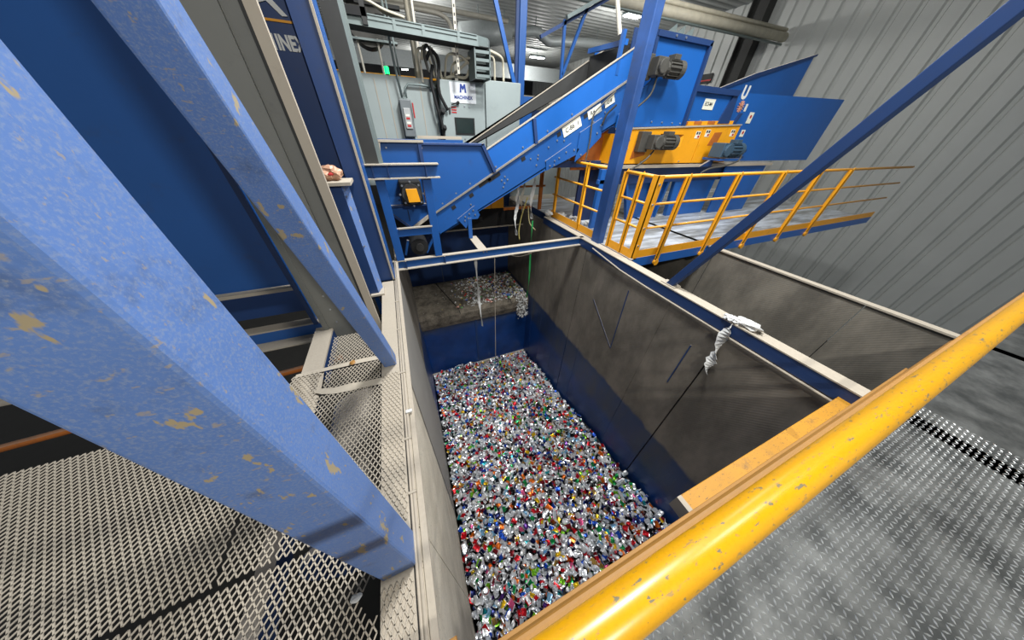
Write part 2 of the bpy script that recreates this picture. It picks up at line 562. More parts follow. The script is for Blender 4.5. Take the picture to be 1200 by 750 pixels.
# near deck: checker plate
fl = structure('floor_walkway', (1, -.6, 0))
MB().box(-.5, 6, -2.6, -.1, -.012, 0).build('plate', 'checker', fl)
vs = []; fs = []
sp_ = .0255
for i in range(int(3.0 / sp_)):
    for j in range(int(.95 / sp_)):
        x = .2 + i * sp_; y = -.115 - j * sp_
        a = math.radians(45 if (i + j) % 2 else -45)
        d = Vector((math.cos(a), math.sin(a), 0)); n_ = Vector((-d.y, d.x, 0))
        c = Vector((x, y, 0)); L, W, H = .0125, .0042, .0030
        b0 = len(vs)
        vs += [c - d * L, c + n_ * W, c + d * L, c - n_ * W,
               c - d * L * .55 + Vector((0, 0, H)), c + n_ * W * .35 + Vector((0, 0, H)), c + d * L * .55 + Vector((0, 0, H)), c - n_ * W * .35 + Vector((0, 0, H))]
        fs += [(b0, b0 + 1, b0 + 5, b0 + 4), (b0 + 1, b0 + 2, b0 + 6, b0 + 5), (b0 + 2, b0 + 3, b0 + 7, b0 + 6), (b0 + 3, b0, b0 + 4, b0 + 7), (b0 + 4, b0 + 5, b0 + 6, b0 + 7)]
MB().add(vs, fs).build('tread_lug', 'lug', fl, kind='stuff')

# platform deck on the right
dk = structure('floor_platform', (5, 4, 0))
MB().box(3.06, 11, 2.56, 6.6, -.03, 0).build('deck_plate', 'deck', dk)
df = thing('platform_edge_beam', (3.2, 2.6, -.14), 'blue steel edge beams under the raised platform deck', 'frame')
MB().box(3.06, 11, 2.54, 2.555, -.145, 0).build('front_beam', 'blue_clean', df)
MB().box(3.03, 3.058, 2.54, 5.9, -.145, .0).build('side_beam', 'blue_dark', df)
MB().box(3.0, 3.06, 2.50, 2.56, -.15, .01).build('corner_plate', 'blue_dark', df)
tb = thing('toe_board', (3.06, 2.56, 0), 'yellow toe board around the edge of the right hand platform', 'toe board')
MB().box(3.06, 11, 2.548, 2.556, .0, .12).build('front_plate', 'yellow', tb)
MB().box(3.06, 3.068, 2.556, 3.1, .0, .12).build('side_plate', 'yellow', tb)
MB().box(3.06, 3.068, 3.46, 5.1, .0, .12).build('side_plate', 'yellow', tb)

# ================================================================ RIGHT SIDE MACHINERY
# handrail on the platform
hr = thing('platform_handrail', (3.1, 2.56, 0), 'yellow handrail with angle posts around the right platform', 'railing')
def post_angle(x, y, z0, z1, w=.055):
    mb = MB(); mb.box(x, x + w, y, y + .008, z0, z1); mb.box(x, x + .008, y, y + w, z0, z1)
    mb.prism([(x, z1), (x + w, z1), (x + w * .5, z1 + .04)], 'y', y, y + .008)
    return mb
cp = MB().box(3.05, 3.15, 2.54, 2.552, -.02, 1.1).box(3.05, 3.062, 2.54, 2.63, -.02, 1.1).build('corner_post', 'yellow', hr)
for z in (.2, .45, .76, 1.0): bolt(cp, (3.1, 2.54, z), r=.016)
for x in (3.56, 4.63, 5.77, 6.9, 8.0):
    p_ = post_angle(x, 2.51, -.15, 1.08, .06).build('post', 'yellow', hr)
    MB().cyl((x + .03, 2.505, -.12), (x + .03, 2.54, -.12), .05, 12).build('foot', 'yellow', p_)
for y in (3.09, 2.8, 3.98, 4.9):
    post_angle(3.045, y, -.01, 1.08, .05).build('post', 'yellow', hr)
for z in (1.08, .76, .44):
    r = .022 if z > 1 else .017
    MB().tube([(3.1, 2.57, z), (11, 2.57, z)], r).build('rail', 'yellow', hr, smooth=True)
    MB().tube([(3.075, 2.56, z), (3.075, 3.1, z)], r).build('rail', 'yellow', hr, smooth=True)
    MB().tube([(3.075, 3.48, z), (3.075, 5.05, z)], r).build('rail', 'yellow', hr, smooth=True)

# tall post on the rim
tp = thing('tall_post', (3.02, 3.33, 0), 'tall blue square steel post rising from the right pit rim', 'post')
MB().box(2.97, 3.09, 3.235, 3.43, -.03, ZC).build('tube', 'blue_post', tp, bevel=.012)
MB().box(2.93, 3.13, 3.2, 3.47, -.04, -.02).build('base_plate', 'blue_dark', tp)

# diagonal brace on the right rim
br = thing('diagonal_brace', (2.96, 1.72, 0), 'dark blue diagonal brace rising from the right pit rim', 'brace')
MB().bar((2.96, 1.76, -.01), (2.96, -.35, 4.45), .085, .085, (0, 1, 0)).build('tube', 'blue_dark', br, bevel=.006)
MB().box(2.9, 3.02, 1.66, 1.86, 0, .012).build('foot_plate', 'dust_steel', br)

# sorter: yellow vibrating pan, blue hoppers above and below
ym = thing('vibrating_feeder', (5.3, 4.1, 1.05), 'yellow vibrating feeder box carrying two motors above the platform', 'machine')
Yf = 4.1
rec = [(4.66, 1.28), (4.66, 1.58), (5.05, 1.58), (5.05, 1.28)]
# front sheet in pieces around the square window
MB().prism([(3.6, 1.07), (4.6, 1.07), (4.6, 1.6), (3.6, 1.555)], 'y', Yf, Yf + .03).build('front_panel', 'yellow', ym)
MB().prism([(4.6, 1.07), (5.2, 1.07), (5.2, 1.34), (4.6, 1.34)], 'y', Yf, Yf + .03).build('front_panel', 'yellow', ym)
MB().prism([(4.6, 1.52), (5.2, 1.52), (5.2, 1.625), (4.6, 1.6)], 'y', Yf, Yf + .03).build('front_panel', 'yellow', ym)
MB().prism([(5.2, 1.07), (5.66, 1.07), (5.66, 1.648), (5.2, 1.625)], 'y', Yf, Yf + .03).build('front_panel', 'yellow', ym)
MB().prism([(5.675, 1.07), (6.72, 1.07), (6.72, 1.70), (5.675, 1.65)], 'y', Yf, Yf + .03).build('front_panel', 'yellow', ym)
mb = MB()
mb.add([(4.6, Yf, 1.34), (5.2, Yf, 1.34), (5.2, Yf, 1.52), (4.6, Yf, 1.52), (4.75, Yf + .12, 1.38), (5.05, Yf + .12, 1.38), (5.05, Yf + .12, 1.5), (4.75, Yf + .12, 1.5)],
       [(0, 1, 5, 4), (1, 2, 6, 5), (2, 3, 7, 6), (3, 0, 4, 7)])
mb.build('window_recess', 'yellow', ym)
MB().box(4.9, 5.05, Yf + .121, Yf + .13, 1.38, 1.5).build('recess_back', 'blue_dark', ym)
MB().box(3.6, 6.7, Yf + .03, 5.6, 1.07, 1.5).build('tray', 'yellow', ym)
MB().prism([(3.6, 1.555), (6.72, 1.70), (6.72, 1.72), (3.6, 1.575)], 'y', Yf - .02, Yf + .06).build('top_lip', 'dust_steel', ym)
MB().prism([(3.75, 1.58), (6.55, 1.7), (6.55, 1.77), (3.75, 1.66)], 'y', Yf + .07, Yf + .09).build('slotted_flange', 'yellow', ym)
for k in range(7):
    x = 3.95 + k * .37; z = 1.6 + (x - 3.75) * .043
    MB().box(x, x + .2, Yf + .062, Yf + .072, z + .012, z + .055).build('slot', 'rust', ym)
MB().prism([(5.95, 1.36), (6.2, 1.37), (6.24, 1.58), (6.02, 1.57)], 'y', Yf - .004, Yf).build('cover_plate', 'rust', ym)
for x, z in ((5.5, 1.47), (5.76, 1.5), (6.5, 1.52)):
    st = MB().box(x, x + .12, Yf - .005, Yf, z, z + .11).build('warning_sticker', 'label', ym)
    MB().box(x + .065, x + .11, Yf - .007, Yf - .005, z + .01, z + .045).build('mark', 'red', st)
    MB().box(x + .01, x + .05, Yf - .007, Yf - .005, z + .06, z + .1).build('mark', 'ink', st)
    MB().box(x + .07, x + .11, Yf - .007, Yf - .005, z + .06, z + .1).build('mark', 'ink', st)
for x, z in ((3.9, 1.42), (3.9, 1.3), (4.3, 1.1), (5.3, 1.1)): bolt(ym, (x, Yf, z), r=.014)

hl = thing('transfer_hopper', (4.6, 4.15, 1.6), 'tall blue transfer hopper at the head of the inclined conveyor', 'hopper')
Yh = 4.16
hp = [(3.95, 2.7), (5.12, 2.7), (5.15, 1.65), (3.6, 1.58), (3.6, 1.75), (4.1, 2.2), (3.98, 2.4)]
MB().prism(hp, 'y', Yh, Yh + .02).build('front_panel', 'blue_clean', hl)
MB().prism([(3.95, 2.7), (5.12, 2.7), (5.12, 2.64), (3.95, 2.64)], 'y', Yh - .05, Yh).build('top_flange', 'blue_dark', hl)
MB().prism([(5.07, 2.66), (5.12, 2.7), (5.16, 1.62), (5.1, 1.62)], 'y', Yh - .05, Yh).build('side_flange', 'blue_dark', hl)
MB().prism([(3.93, 2.7), (3.98, 2.7), (4.02, 2.2), (3.95, 2.2)], 'y', Yh - .04, Yh).build('side_flange', 'blue_dark', hl)
MB().box(5.12, 5.14, Yh, 5.6, 1.62, 2.7).build('side_panel', 'blue_clean', hl)
MB().box(3.95, 5.12, 5.58, 5.6, 1.62, 2.7).build('rear_panel', 'blue_clean', hl)
MB().prism([(3.6, 1.98), (3.98, 2.35), (3.98, 2.7), (3.6, 2.7)], 'y', Yh + .06, Yh + .08).build('head_plate', 'blue_dark', hl)
for x in (4.15, 4.32, 4.5):
    MB().prism([(x, 2.71), (x + .16, 2.71), (x + .15, 2.80), (x + .02, 2.72)], 'y', Yh - .01, Yh).build('lifting_tab', 'zinc', hl)
for x in (4.35, 4.6, 4.85, 5.05): bolt(hl, (x, Yh, 1.68), r=.014)
for x in (4.3, 4.5): bolt(hl, (x, Yh - .05, 2.67), r=.014)

h2 = thing('side_hopper', (5.7, 4.15, 1.65), 'short blue hopper with a cream label right of the tall hopper', 'hopper')
MB().prism([(5.16, 2.2), (6.3, 2.2), (6.42, 1.72), (5.2, 1.66), (5.08, 1.9)], 'y', Yh + .03, Yh + .05).build('front_panel', 'blue_clean', h2)
MB().prism([(5.14, 2.2), (6.33, 2.2), (6.31, 2.12), (5.15, 2.12)], 'y', Yh - .03, Yh + .03).build('top_flange', 'blue_dark', h2)
MB().prism([(6.22, 2.13), (6.33, 2.2), (6.42, 1.72), (6.08, 1.71)], 'y', Yh + .0, Yh + .028).build('corner_gusset', 'blue_dark', h2)
MB().box(5.2, 6.35, Yh + .05, 5.4, 1.7, 2.16).build('body', 'blue_clean', h2)
lb = MB().prism([(5.52, 1.9), (5.8, 1.9), (5.8, 2.05), (5.52, 2.05)], 'y', Yh + .022, Yh + .03).build('label_plate', 'label', h2)
text('lettering', 'ECS-M4', 'ink', lb, (5.545, Yh + .02, 1.955), (1, 0, 0), (0, 0, 1), .075, xs=.82, bold=.0006)
for x in (5.3, 5.6, 5.95): bolt(h2, (x, Yh + .03, 1.74), r=.013)

# dark bins / lower hoppers under the feeder
lh = thing('discharge_chute', (5.4, 4.3, 0), 'blue ribbed discharge chute between the platform deck and yellow feeder', 'chute')
MB().box(3.5, 8.5, 4.05, 4.3, 1.0, 1.05).build('top_flange', 'dust_steel', lh)
MB().box(3.5, 8.5, 4.2, 4.24, .72, 1.0).build('header', 'blue_dark', lh)
MB().box(3.3, 4.3, 4.5, 4.55, 0, .95).build('opening_shade', plain('shadow_blue_sheet', (18, 40, 84), .5), lh)  # dark blue sheet painted as the shade in the open left part
MB().prism([(4.25, .72), (5.4, .72), (5.35, .0), (4.55, .0)], 'y', 4.3, 4.33).build('panel', 'blue', lh)
MB().prism([(5.62, .74), (6.9, .74), (6.9, .0), (5.72, .0)], 'y', 4.22, 4.25).build('panel', 'blue_clean', lh)
MB().prism([(6.92, 1.0), (8.4, 1.0), (8.4, .0), (7.02, .0)], 'y', 4.12, 4.15).build('panel', 'blue_clean', lh)
MB().box(5.4, 5.62, 4.6, 4.63, 0, .8).build('dark_gap', 'blue_dark', lh)
for x0, x1 in ((4.25, 4.55), (5.42, 5.35), (5.62, 5.72), (6.3, 6.45)):
    MB().bar((x0, 4.26, .74), (x1, 4.26, .0), .05, .08, (0, 1, 0)).build('rib', 'blue', lh)
MB().bar((4.95, 4.24, .72), (5.25, 4.24, 0), .06, .06, (0, 1, 0)).build('rib', 'blue', lh)
ll = thing('support_stanchion', (3.4, 4.0, 0), 'slim bright blue support leg behind the platform railing', 'leg')
MB().box(3.36, 3.47, 3.98, 4.05, 0, 1.0).build('tube', 'blue_clean', ll)
MB().box(3.33, 3.7, 3.98, 4.04, .78, .84).build('arm', 'blue_clean', ll)

# rusty orange chute behind the post
oc = thing('rusty_chute', (3.55, 4.4, .9), 'rusty orange guard sheet under the conveyor head', 'guard')
MB().prism([(3.0, .95), (3.62, .95), (3.68, 1.62), (3.3, 1.45), (2.95, 1.25)], 'y', 4.42, 4.44).build('sheet', 'rust', oc)
MB().box(2.5, 3.7, 4.36, 4.4, 1.0, 1.1).build('cross_bar', 'blue_dark', oc)
MB().box(3.4, 3.7, 4.3, 4.42, 1.6, 1.62).build('top_strip', 'dust_steel', oc)

# big blue machine at far right
bm_ = thing('bale_feeder', (8.2, 4.2, 1.05), 'large blue machine with white lettering beside the right hopper', 'machine')
MB().prism([(6.45, 1.07), (10.5, 1.07), (10.5, 2.3), (6.3, 2.19)], 'y', 4.3, 4.33).build('front_panel', 'blue_clean', bm_)
MB().box(7.2, 10.5, 4.33, 5.4, 1.07, 2.2).build('body', 'blue_dark', bm_)
MB().prism([(7.45, 2.40), (8.45, 2.70), (10.5, 3.2), (10.5, 1.3), (7.45, 1.3)], 'y', 5.42, 5.45).build('rear_hopper_side', 'blue_clean', bm_)
MB().prism([(7.4, 2.40), (8.45, 2.72), (10.5, 3.22), (10.5, 3.18), (7.4, 2.36)], 'y', 5.36, 5.42).build('sloped_lip', 'blue_dark', bm_)
text('lettering', 'U', 'letter', bm_, (6.62, 4.295, 2.12), (1, 0, 0), (0, 0, 1), .26, bold=.012)
text('lettering', 'ii', 'letter', bm_, (6.9, 4.295, 1.94), (1, 0, 0), (0, 0, 1), .16, bold=.008)
sb = MB()
for k in range(6):
    a = math.pi * k / 6
    sb.bar((6.75 - .09 * math.cos(a), 4.293, 2.0 - .09 * math.sin(a)), (6.75 + .09 * math.cos(a), 4.293, 2.0 + .09 * math.sin(a)), .01, .022, (0, 1, 0))
sb.build('star_mark', plain('peach_star_print', (226, 160, 130), .6), bm_)
for x, z, w_, h_ in ((7.15, 1.75, .14, .18), (7.15, 1.52, .12, .12)):
    st = MB().box(x, x + w_, 4.29, 4.297, z, z + h_).build('warning_sticker', 'label', bm_)
    MB().cyl((x + w_ / 2, 4.287, z + h_ * .6), (x + w_ / 2, 4.29, z + h_ * .6), .03, 10).build('mark', 'red', st)
MB().box(6.95, 7.5, 4.2, 4.3, 1.24, 1.3).build('drawer_slot', 'blue_dark', bm_)
MB().box(7.0, 7.5, 4.2, 4.3, 1.12, 1.17).build('drawer_slot', 'blue_dark', bm_)
MB().prism([(6.62, 1.55), (6.8, 1.9), (6.86, 1.9), (6.68, 1.55)], 'y', 4.25, 4.3).build('rib', 'blue_dark', bm_)

def gear_motor(name, loc, label, s=1.0, mat='motor', plate=True, cable=None, direction=1):
    """gearbox block with a finned motor pointing along +x, fan cowl and terminal box"""
    t = thing(name, loc, label, 'motor')
    x, y, z = loc
    d = direction
    gb = MB(); gb.box(x - .16 * s, x + .04 * s, y - .12 * s, y + .1 * s, z - .1 * s, z + .1 * s)
    gb.cyl((x - .06 * s, y - .16 * s, z), (x - .06 * s, y + .02 * s, z), .085 * s, 16)
    gb.build('gearbox', mat, t, bevel=.01 * s)
    if plate:
        MB().box(x - .3 * s, x - .1 * s, y + .02 * s, y + .12 * s, z - .14 * s, z + .14 * s).build('mounting_plate', 'motor', t, bevel=.01)
    MB().cyl((x + .03 * s, y - .03 * s, z), (x + .12 * s, y - .03 * s, z), .075 * s, 16).build('adapter', mat, t)
    fin = MB().cyl((x + .12 * s, y - .03 * s, z), (x + .34 * s, y - .03 * s, z), .088 * s, 20)
    for k in range(14):
        a = 2 * math.pi * k / 14
        c = Vector((0, math.cos(a), math.sin(a))) * .095 * s
        fin.bar((x + .12 * s, y - .03 * s + c.y, z + c.z), (x + .34 * s, y - .03 * s + c.y, z + c.z), .006 * s, .026 * s, (0, c.y, c.z))
    fin.build('motor_body', mat, t)
    cw = MB().tube([(x + .33 * s, y - .03 * s, z), (x + .42 * s, y - .03 * s, z), (x + .45 * s, y - .03 * s, z)], [.108 * s, .108 * s, .08 * s], 22).build('fan_cowl', mat, t, smooth=False)
    MB().cyl((x + .451 * s, y - .03 * s, z), (x + .455 * s, y - .03 * s, z), .05 * s, 12).build('fan_grille', 'charcoal', cw)
    MB().box(x + .16 * s, x + .28 * s, y - .1 * s, y + .03 * s, z + .09 * s, z + .15 * s).build('terminal_box', mat, t, bevel=.006)
    if cable:
        MB().tube(smooth_pts(cable), .014 * s, 8).build('cable', 'motor', t, smooth=True)
    return t
gear_motor('gear_motor', (4.02, 4.0, 2.3), 'grey gear motor on the blue transfer hopper near conveyor head', 1.0,
           cable=[(3.98, 3.95, 2.2), (3.95, 3.95, 2.0), (3.8, 4.0, 1.85), (3.7, 4.05, 1.8)])
t = gear_motor('gear_motor', (4.38, 3.98, 1.4), 'dusty grey gear motor on the left of the yellow feeder', 1.05,
           cable=[(4.35, 3.92, 1.28), (4.2, 3.9, 1.15), (3.95, 3.95, .98)])
MB().prism([(4.02, 1.14), (4.34, 1.2), (4.36, 1.46), (4.08, 1.46)], 'y', Yf - .006, Yf).build('stained_plate', 'rust', t)
t = gear_motor('drive_motor', (6.1, 3.86, 1.3), 'blue grey drive motor on a blue bracket at the feeder', 1.15, 'motor_blue', plate=False,
           cable=[(6.5, 3.75, 1.35), (6.55, 3.72, 1.15), (6.2, 3.72, 1.05), (5.9, 3.8, 1.0), (5.75, 3.85, .92)])
MB().box(5.95, 6.6, 3.72, 4.08, 1.13, 1.17).build('bracket', 'blue', t)
MB().prism([(5.7, 1.02), (6.05, 1.17), (6.05, 1.02)], 'y', 3.9, 3.94).build('gusset', 'blue_dark', t)

# ================================================================ INCLINED CONVEYOR
cv = thing('inclined_conveyor', (.4, 4.2, 0), 'long blue inclined conveyor climbing right above the far pit end', 'conveyor')
Yc, Yd = 4.2, 5.28
mS = .536
zr = lambda x: .464 + mS * (x - .491)
# upper skirt plates (above the dusty rail)
MB().prism([(1.30, 1.24), (1.44, zr(1.44)), (2.12, zr(2.12)), (2.06, zr(2.06) + .335)], 'y', Yc, Yc + .012).build('skirt_panel', 'blue_clean', cv)
MB().prism([(2.07, zr(2.07) + .335), (2.13, zr(2.13)), (3.70, zr(3.70)), (3.70, zr(3.70) + .335)], 'y', Yc, Yc + .012).build('skirt_panel', 'blue_clean', cv)
MB().bar((2.075, Yc - .02, zr(2.07) + .34), (2.14, Yc - .02, zr(2.14)), .05, .03, (0, 1, 0)).build('skirt_joint', 'blue_dark', cv)
MB().prism([(1.30, 1.238), (3.72, 2.533), (3.72, 2.55), (1.30, 1.255)], 'y', Yc - .012, Yc + .02).build('top_edge', 'tan', cv)
# far skirt: dark inner face
MB().prism([(.2, .75), (4.05, zr(4.05) + .05), (4.05, zr(4.05) + .36), (.75, zr(.75) + .36)], 'y', Yd, Yd + .012).build('far_skirt', 'charcoal', cv)
MB().prism([(1.0, zr(1.0) + .36), (4.05, zr(4.05) + .36), (4.05, zr(4.05) + .376), (1.0, zr(1.0) + .376)], 'y', Yd - .012, Yd + .02).build('top_edge', 'tan', cv)
MB().prism([(.3, zr(.3) + .02), (4.0, zr(4.0) + .02), (4.0, zr(4.0) + .04), (.3, zr(.3) + .04)], 'y', Yc + .02, Yd).build('belt', 'charcoal', cv)
# lower truss
MB().prism([(.40, zr(.4)), (.50, .10), (2.37, .99), (3.75, 1.70), (3.75, zr(3.75))], 'y', Yc, Yc + .015).build('side_panel', 'blue', cv)
MB().prism([(.40, zr(.4)), (.50, .10), (2.37, .99), (3.75, 1.70), (3.75, zr(3.75))], 'y', Yd, Yd + .015).build('side_panel', 'blue', cv)
MB().prism([(.5, .10), (3.75, 1.70), (3.75, 1.72), (.5, .12)], 'y', Yc, Yd).build('bottom_pan', 'blue_dark', cv)
MB().prism([(.38, zr(.38) - .014), (3.75, zr(3.75) - .014), (3.75, zr(3.75) + .012), (.38, zr(.38) + .012)], 'y', Yc - .03, Yc).build('dusty_rail', 'grey_dusty', cv)
# slots and bolts along the side
d_ = Vector((1, 0, mS)).normalized(); nrm = Vector((-mS, 0, 1)).normalized()
def on_side(x, off): return Vector((x, Yc, zr(x))) + nrm * off
for x, off, L in ((.72, -.09, .035), (1.02, -.09, .035), (1.27, -.045, .11), (1.42, -.06, .11), (1.9, -.08, .035), (2.5, -.08, .035), (2.95, -.08, .04), (3.05, -.13, .04)):
    c = on_side(x, off)
    MB().bar(c - d_ * L + Vector((0, -.002, 0)), c + d_ * L + Vector((0, -.002, 0)), .05, .006, (0, 1, 0)).build('slot', 'black', cv)
for x, off in ((.62, .05), (.85, .06), (1.08, .06), (1.5, .05), (1.95, .06), (2.35, .05), (2.75, .05), (.95, -.2), (1.5, -.16), (1.56, -.14), (1.52, -.22), (1.58, -.2), (1.48, -.26),
               (2.0, -.14), (2.1, -.2), (2.12, -.16), (2.3, -.15), (2.2, -.3), (2.55, -.2), (2.83, -.32), (3.05, -.22), (3.25, -.2), (3.2, -.3), (2.05, -.27), (2.45, -.14)):
    bolt(cv, on_side(x, off), r=.013)
# gusset plates underneath
def gusset(pts, bolts):
    o = MB().prism(pts, 'y', Yc - .02, Yc - .004).build('gusset_plate', 'blue', cv)
    for x, z in bolts: bolt(o, (x, Yc - .02, z), r=.013)
gusset([(.80, .33), (1.10, .52), (1.18, .37), (1.14, .31), (1.0, .31), (.93, .17)], [(.93, .36), (1.0, .40), (1.07, .45), (.98, .33), (1.1, .38), (.92, .3)])
gusset([(2.36, .98), (2.34, 1.12), (2.78, 1.36), (2.95, 1.28), (2.9, 1.2)], [(2.42, 1.05), (2.5, 1.12), (2.58, 1.16), (2.5, 1.06), (2.7, 1.24), (2.85, 1.27)])
gusset([(2.9, 1.1), (2.92, 1.5), (3.3, 1.7), (3.35, 1.45), (3.12, 1.25)], [(3.0, 1.2), (3.25, 1.5), (3.3, 1.6)])
# bracket leg standing at the beam
MB().box(.965, 1.03, Yc - .03, Yc + .03, -.0, .33).build('foot_leg', 'blue', cv)
# labels
def slope_label(x0, x1, lo, hi, body, size):
    P = [on_side(x0, lo), on_side(x1, lo), on_side(x1, hi), on_side(x0, hi)]
    o = MB().prism([(p.x, p.z) for p in P], 'y', Yc - .008, Yc - .001).build('label_plate', 'label', cv)
    c = on_side(x0 + .04, lo + (hi - lo) * .3)
    text('lettering', body, 'ink', o, (c.x, Yc - .0095, c.z), d_, nrm, size, bold=.0008)
slope_label(2.56, 2.86, -.165, -.03, 'C-86  1', .085)
slope_label(2.98, 3.2, -.15, -.045, 'R4', .075)
slope_label(3.26, 3.42, -.15, -.055, 'C-8', .06)
MB().tube(smooth_pts([(3.45, Yc - .03, 2.02), (3.2, Yc - .04, 1.83), (3.1, Yc - .04, 1.7), (3.12, Yc - .04, 1.4), (3.1, Yc - .04, 1.05)]), .012, 8).build('air_hose', 'motor', cv, smooth=True)
MB().tube(smooth_pts([(3.5, Yc - .05, 1.86), (3.35, Yc - .05, 1.74), (3.3, Yc - .05, 1.6)]), .014, 8).build('sensor_cable', 'black', cv, smooth=True)

# tail hopper box of the conveyor
th = thing('tail_hopper', (.5, 4.15, .3), 'blue loading hopper box at the low end of the inclined conveyor', 'hopper')
Yt = 4.19
MB().prism([(-.08, 1.35), (.39, 1.345), (.4, .46), (.26, .36), (.08, .245), (-.2, .52), (-.2, .9)], 'y', Yt, Yt + .012).build('front_panel', 'blue', th)
MB().prism([(.395, 1.345), (1.27, 1.34), (1.45, .985), (.42, .44), (.4, .43)], 'y', Yt, Yt + .012).build('front_panel', 'blue', th)
MB().box(.375, .42, Yt - .04, Yt, .46, 1.345).build('stiffener', 'blue_dark', th)
MB().bar((1.265, Yt - .02, 1.335), (1.45, Yt - .02, .985), .045, .04, (0, 1, 0)).build('side_flange', 'blue_dark', th)
MB().box(.42, 1.28, Yt - .04, Yt, 1.315, 1.335).build('top_flange', 'blue_dark', th)
MB().box(-.1, .45, Yt - .05, Yt + .02, 1.34, 1.365).build('top_flange', 'tan', th)
MB().box(.4, 1.0, Yt + .1, Yt + .13, 1.38, 1.41).build('rear_lip', 'dust_steel', th)
MB().bar((-.09, Yt - .02, 1.35), (-.17, Yt - .02, .95), .03, .05, (0, 1, 0)).build('edge_angle', 'tan', th)
MB().box(-.2, 1.25, Yd, Yd + .012, .6, 1.34).build('rear_panel', 'blue', th)
MB().bar((-.2, Yt - .015, .52), (.08, Yt - .015, .25), .03, .03, (0, 1, 0)).build('lower_lip', 'blue_dark', th)
MB().bar((.08, Yt - .02, .245), (.42, Yt - .02, .45), .045, .03, (0, 1, 0)).build('lower_lip', 'tan', th)
MB().box(.07, .08, Yt - .01, Yt, .36, .52).build('slit', 'black', th)
MB().box(-.15, .4, Yt - .05, Yt, .575, .60).build('shelf', 'blue_dark', th)
for x, z in ((-.02, 1.28), (.42, 1.28), (.38, .5), (.4, .3)): bolt(th, (x, Yt, z), r=.012)

gm = thing('tail_gearbox', (.17, 4.05, .77), 'black gearbox with an orange cover on the tail hopper', 'gearbox')
MB().box(.03, .31, 3.98, 4.19, .62, .93).build('housing', 'black', gm, bevel=.02)
MB().cyl((.17, 3.94, .77), (.17, 3.99, .77), .13, 10).build('cover_ring', 'charcoal', gm)
MB().prism([(.11, .68), (.26, .68), (.24, .84), (.10, .84)], 'y', 3.90, 3.945).build('orange_cover', 'yellow', gm)
for a in range(8):
    bolt(gm, (.17 + .15 * math.cos(a * .785), 3.965, .77 + .15 * math.sin(a * .785)), r=.014)
tr = thing('tail_roller', (.13, 4.1, .02), 'dark round take-up roller below the conveyor tail', 'roller')
MB().cyl((.13, 3.98, .02), (.13, 4.6, .02), .13, 20).build('drum', 'black', tr)
MB().cyl((.13, 3.95, .02), (.13, 3.98, .02), .06, 14).build('hub', 'charcoal', tr)
MB().bar((-.1, 4.05, -.1), (-.02, 4.05, .12), .03, .05, (0, 1, 0)).build('bracket_arm', 'blue', tr)
MB().bar((.22, 4.05, -.1), (.42, 4.05, .2), .03, .05, (0, 1, 0)).build('bracket_arm', 'blue', tr)

# cross beam over the pit, portal frame standing on it
cb = thing('cross_beam', (1.3, 3.62, -.06), 'blue I-beam with dusty flanges spanning the far part of the pit', 'beam')
MB().box(-.28, 2.95, 3.585, 3.655, -.012, 0).build('top_flange', 'tan', cb)
MB().box(-.28, 2.95, 3.615, 3.625, -.12, -.012).build('web', 'blue', cb)
MB().box(-.28, 2.95, 3.56, 3.68, -.132, -.12).build('bottom_flange', 'tan', cb)
for x in (-.12, .43): MB().box(x, x + .012, 3.57, 3.615, -.12, -.012).build('stiffener', 'blue_dark', cb)
for x in (1.05, 1.1): bolt(cb, (x, 3.615, -.04), r=.014)
bm2 = thing('stub_beam', (1.05, 3.95, -.02), 'short dusty beam carrying the conveyor foot behind the cross beam', 'beam')
MB().box(.98, 1.12, 3.66, 4.3, -.03, -.01).build('top_flange', 'tan', bm2)
MB().box(1.045, 1.055, 3.66, 4.3, -.12, -.03).build('web', 'blue_dark', bm2)
pf = thing('support_portal', (.1, 3.62, 0), 'blue portal frame standing on the left end of the cross beam', 'frame')
for x in (-.2, .33):
    MB().box(x - .02, x + .08, 3.59, 3.67, 0, 1.02).build('leg', 'blue', pf, bevel=.004)
MB().box(-.3, .52, 3.54, 3.66, 1.15, 1.162).build('top_flange', 'tan', pf)
MB().box(-.3, .52, 3.6, 3.61, 1.02, 1.15).build('web', 'blue', pf)
MB().box(-.3, .52, 3.54, 3.66, 1.01, 1.022).build('bottom_flange', 'tan', pf)
for x in (-.22, -.06, .36): MB().box(x, x + .012, 3.55, 3.6, 1.02, 1.15).build('stiffener', 'blue_dark', pf)
MB().box(-.12, .33, 3.595, 3.66, .33, .43).build('crossbar', 'blue', pf)
MB().box(-.1, .33, 3.57, 3.60, .43, .445).build('crossbar_ledge', 'tan', pf)

# ================================================================ LEFT SIDE
# big wall of the left machine with the white lettering
bl = thing('baler_wall', (-2, 3.2, 0), 'blue machine wall with white lettering and a yellow stripe, far left', 'machine')
MB().box(-4.5, -.3, 3.2, 3.23, -.3, 5).build('panel', 'blue_dark', bl)
MB().box(-4.5, -.43, 3.193, 3.2, 2.08, 2.093).build('stripe', 'yellow', bl)
for body, x0, x1 in (('MACH', -.805, -.610), ('INEX', -.597, -.415)):
    lt = text('lettering', body, 'letter', bl, (x0, 3.195, 1.938), (1, 0, 0), (0, 0, 1), .112, bold=.0045)
    xs0 = [v.co.x for v in lt.data.vertices]; a0, b0_ = min(xs0), max(xs0)
    base = bl.location.x
    for v in lt.data.vertices: v.co.x = x0 - base + (v.co.x - a0) * (x1 - x0) / (b0_ - a0)
lg = MB()
Ylg = 3.19
lg.prism([(-.97, 2.11), (-.935, 2.11), (-.87, 2.175), (-.72, 2.13), (-.57, 2.175), (-.505, 2.11), (-.47, 2.113), (-.545, 2.20), (-.59, 2.21), (-.72, 2.17), (-.85, 2.21), (-.895, 2.20)], 'y', Ylg, 3.2)
lg.build('emblem', 'letter', bl)

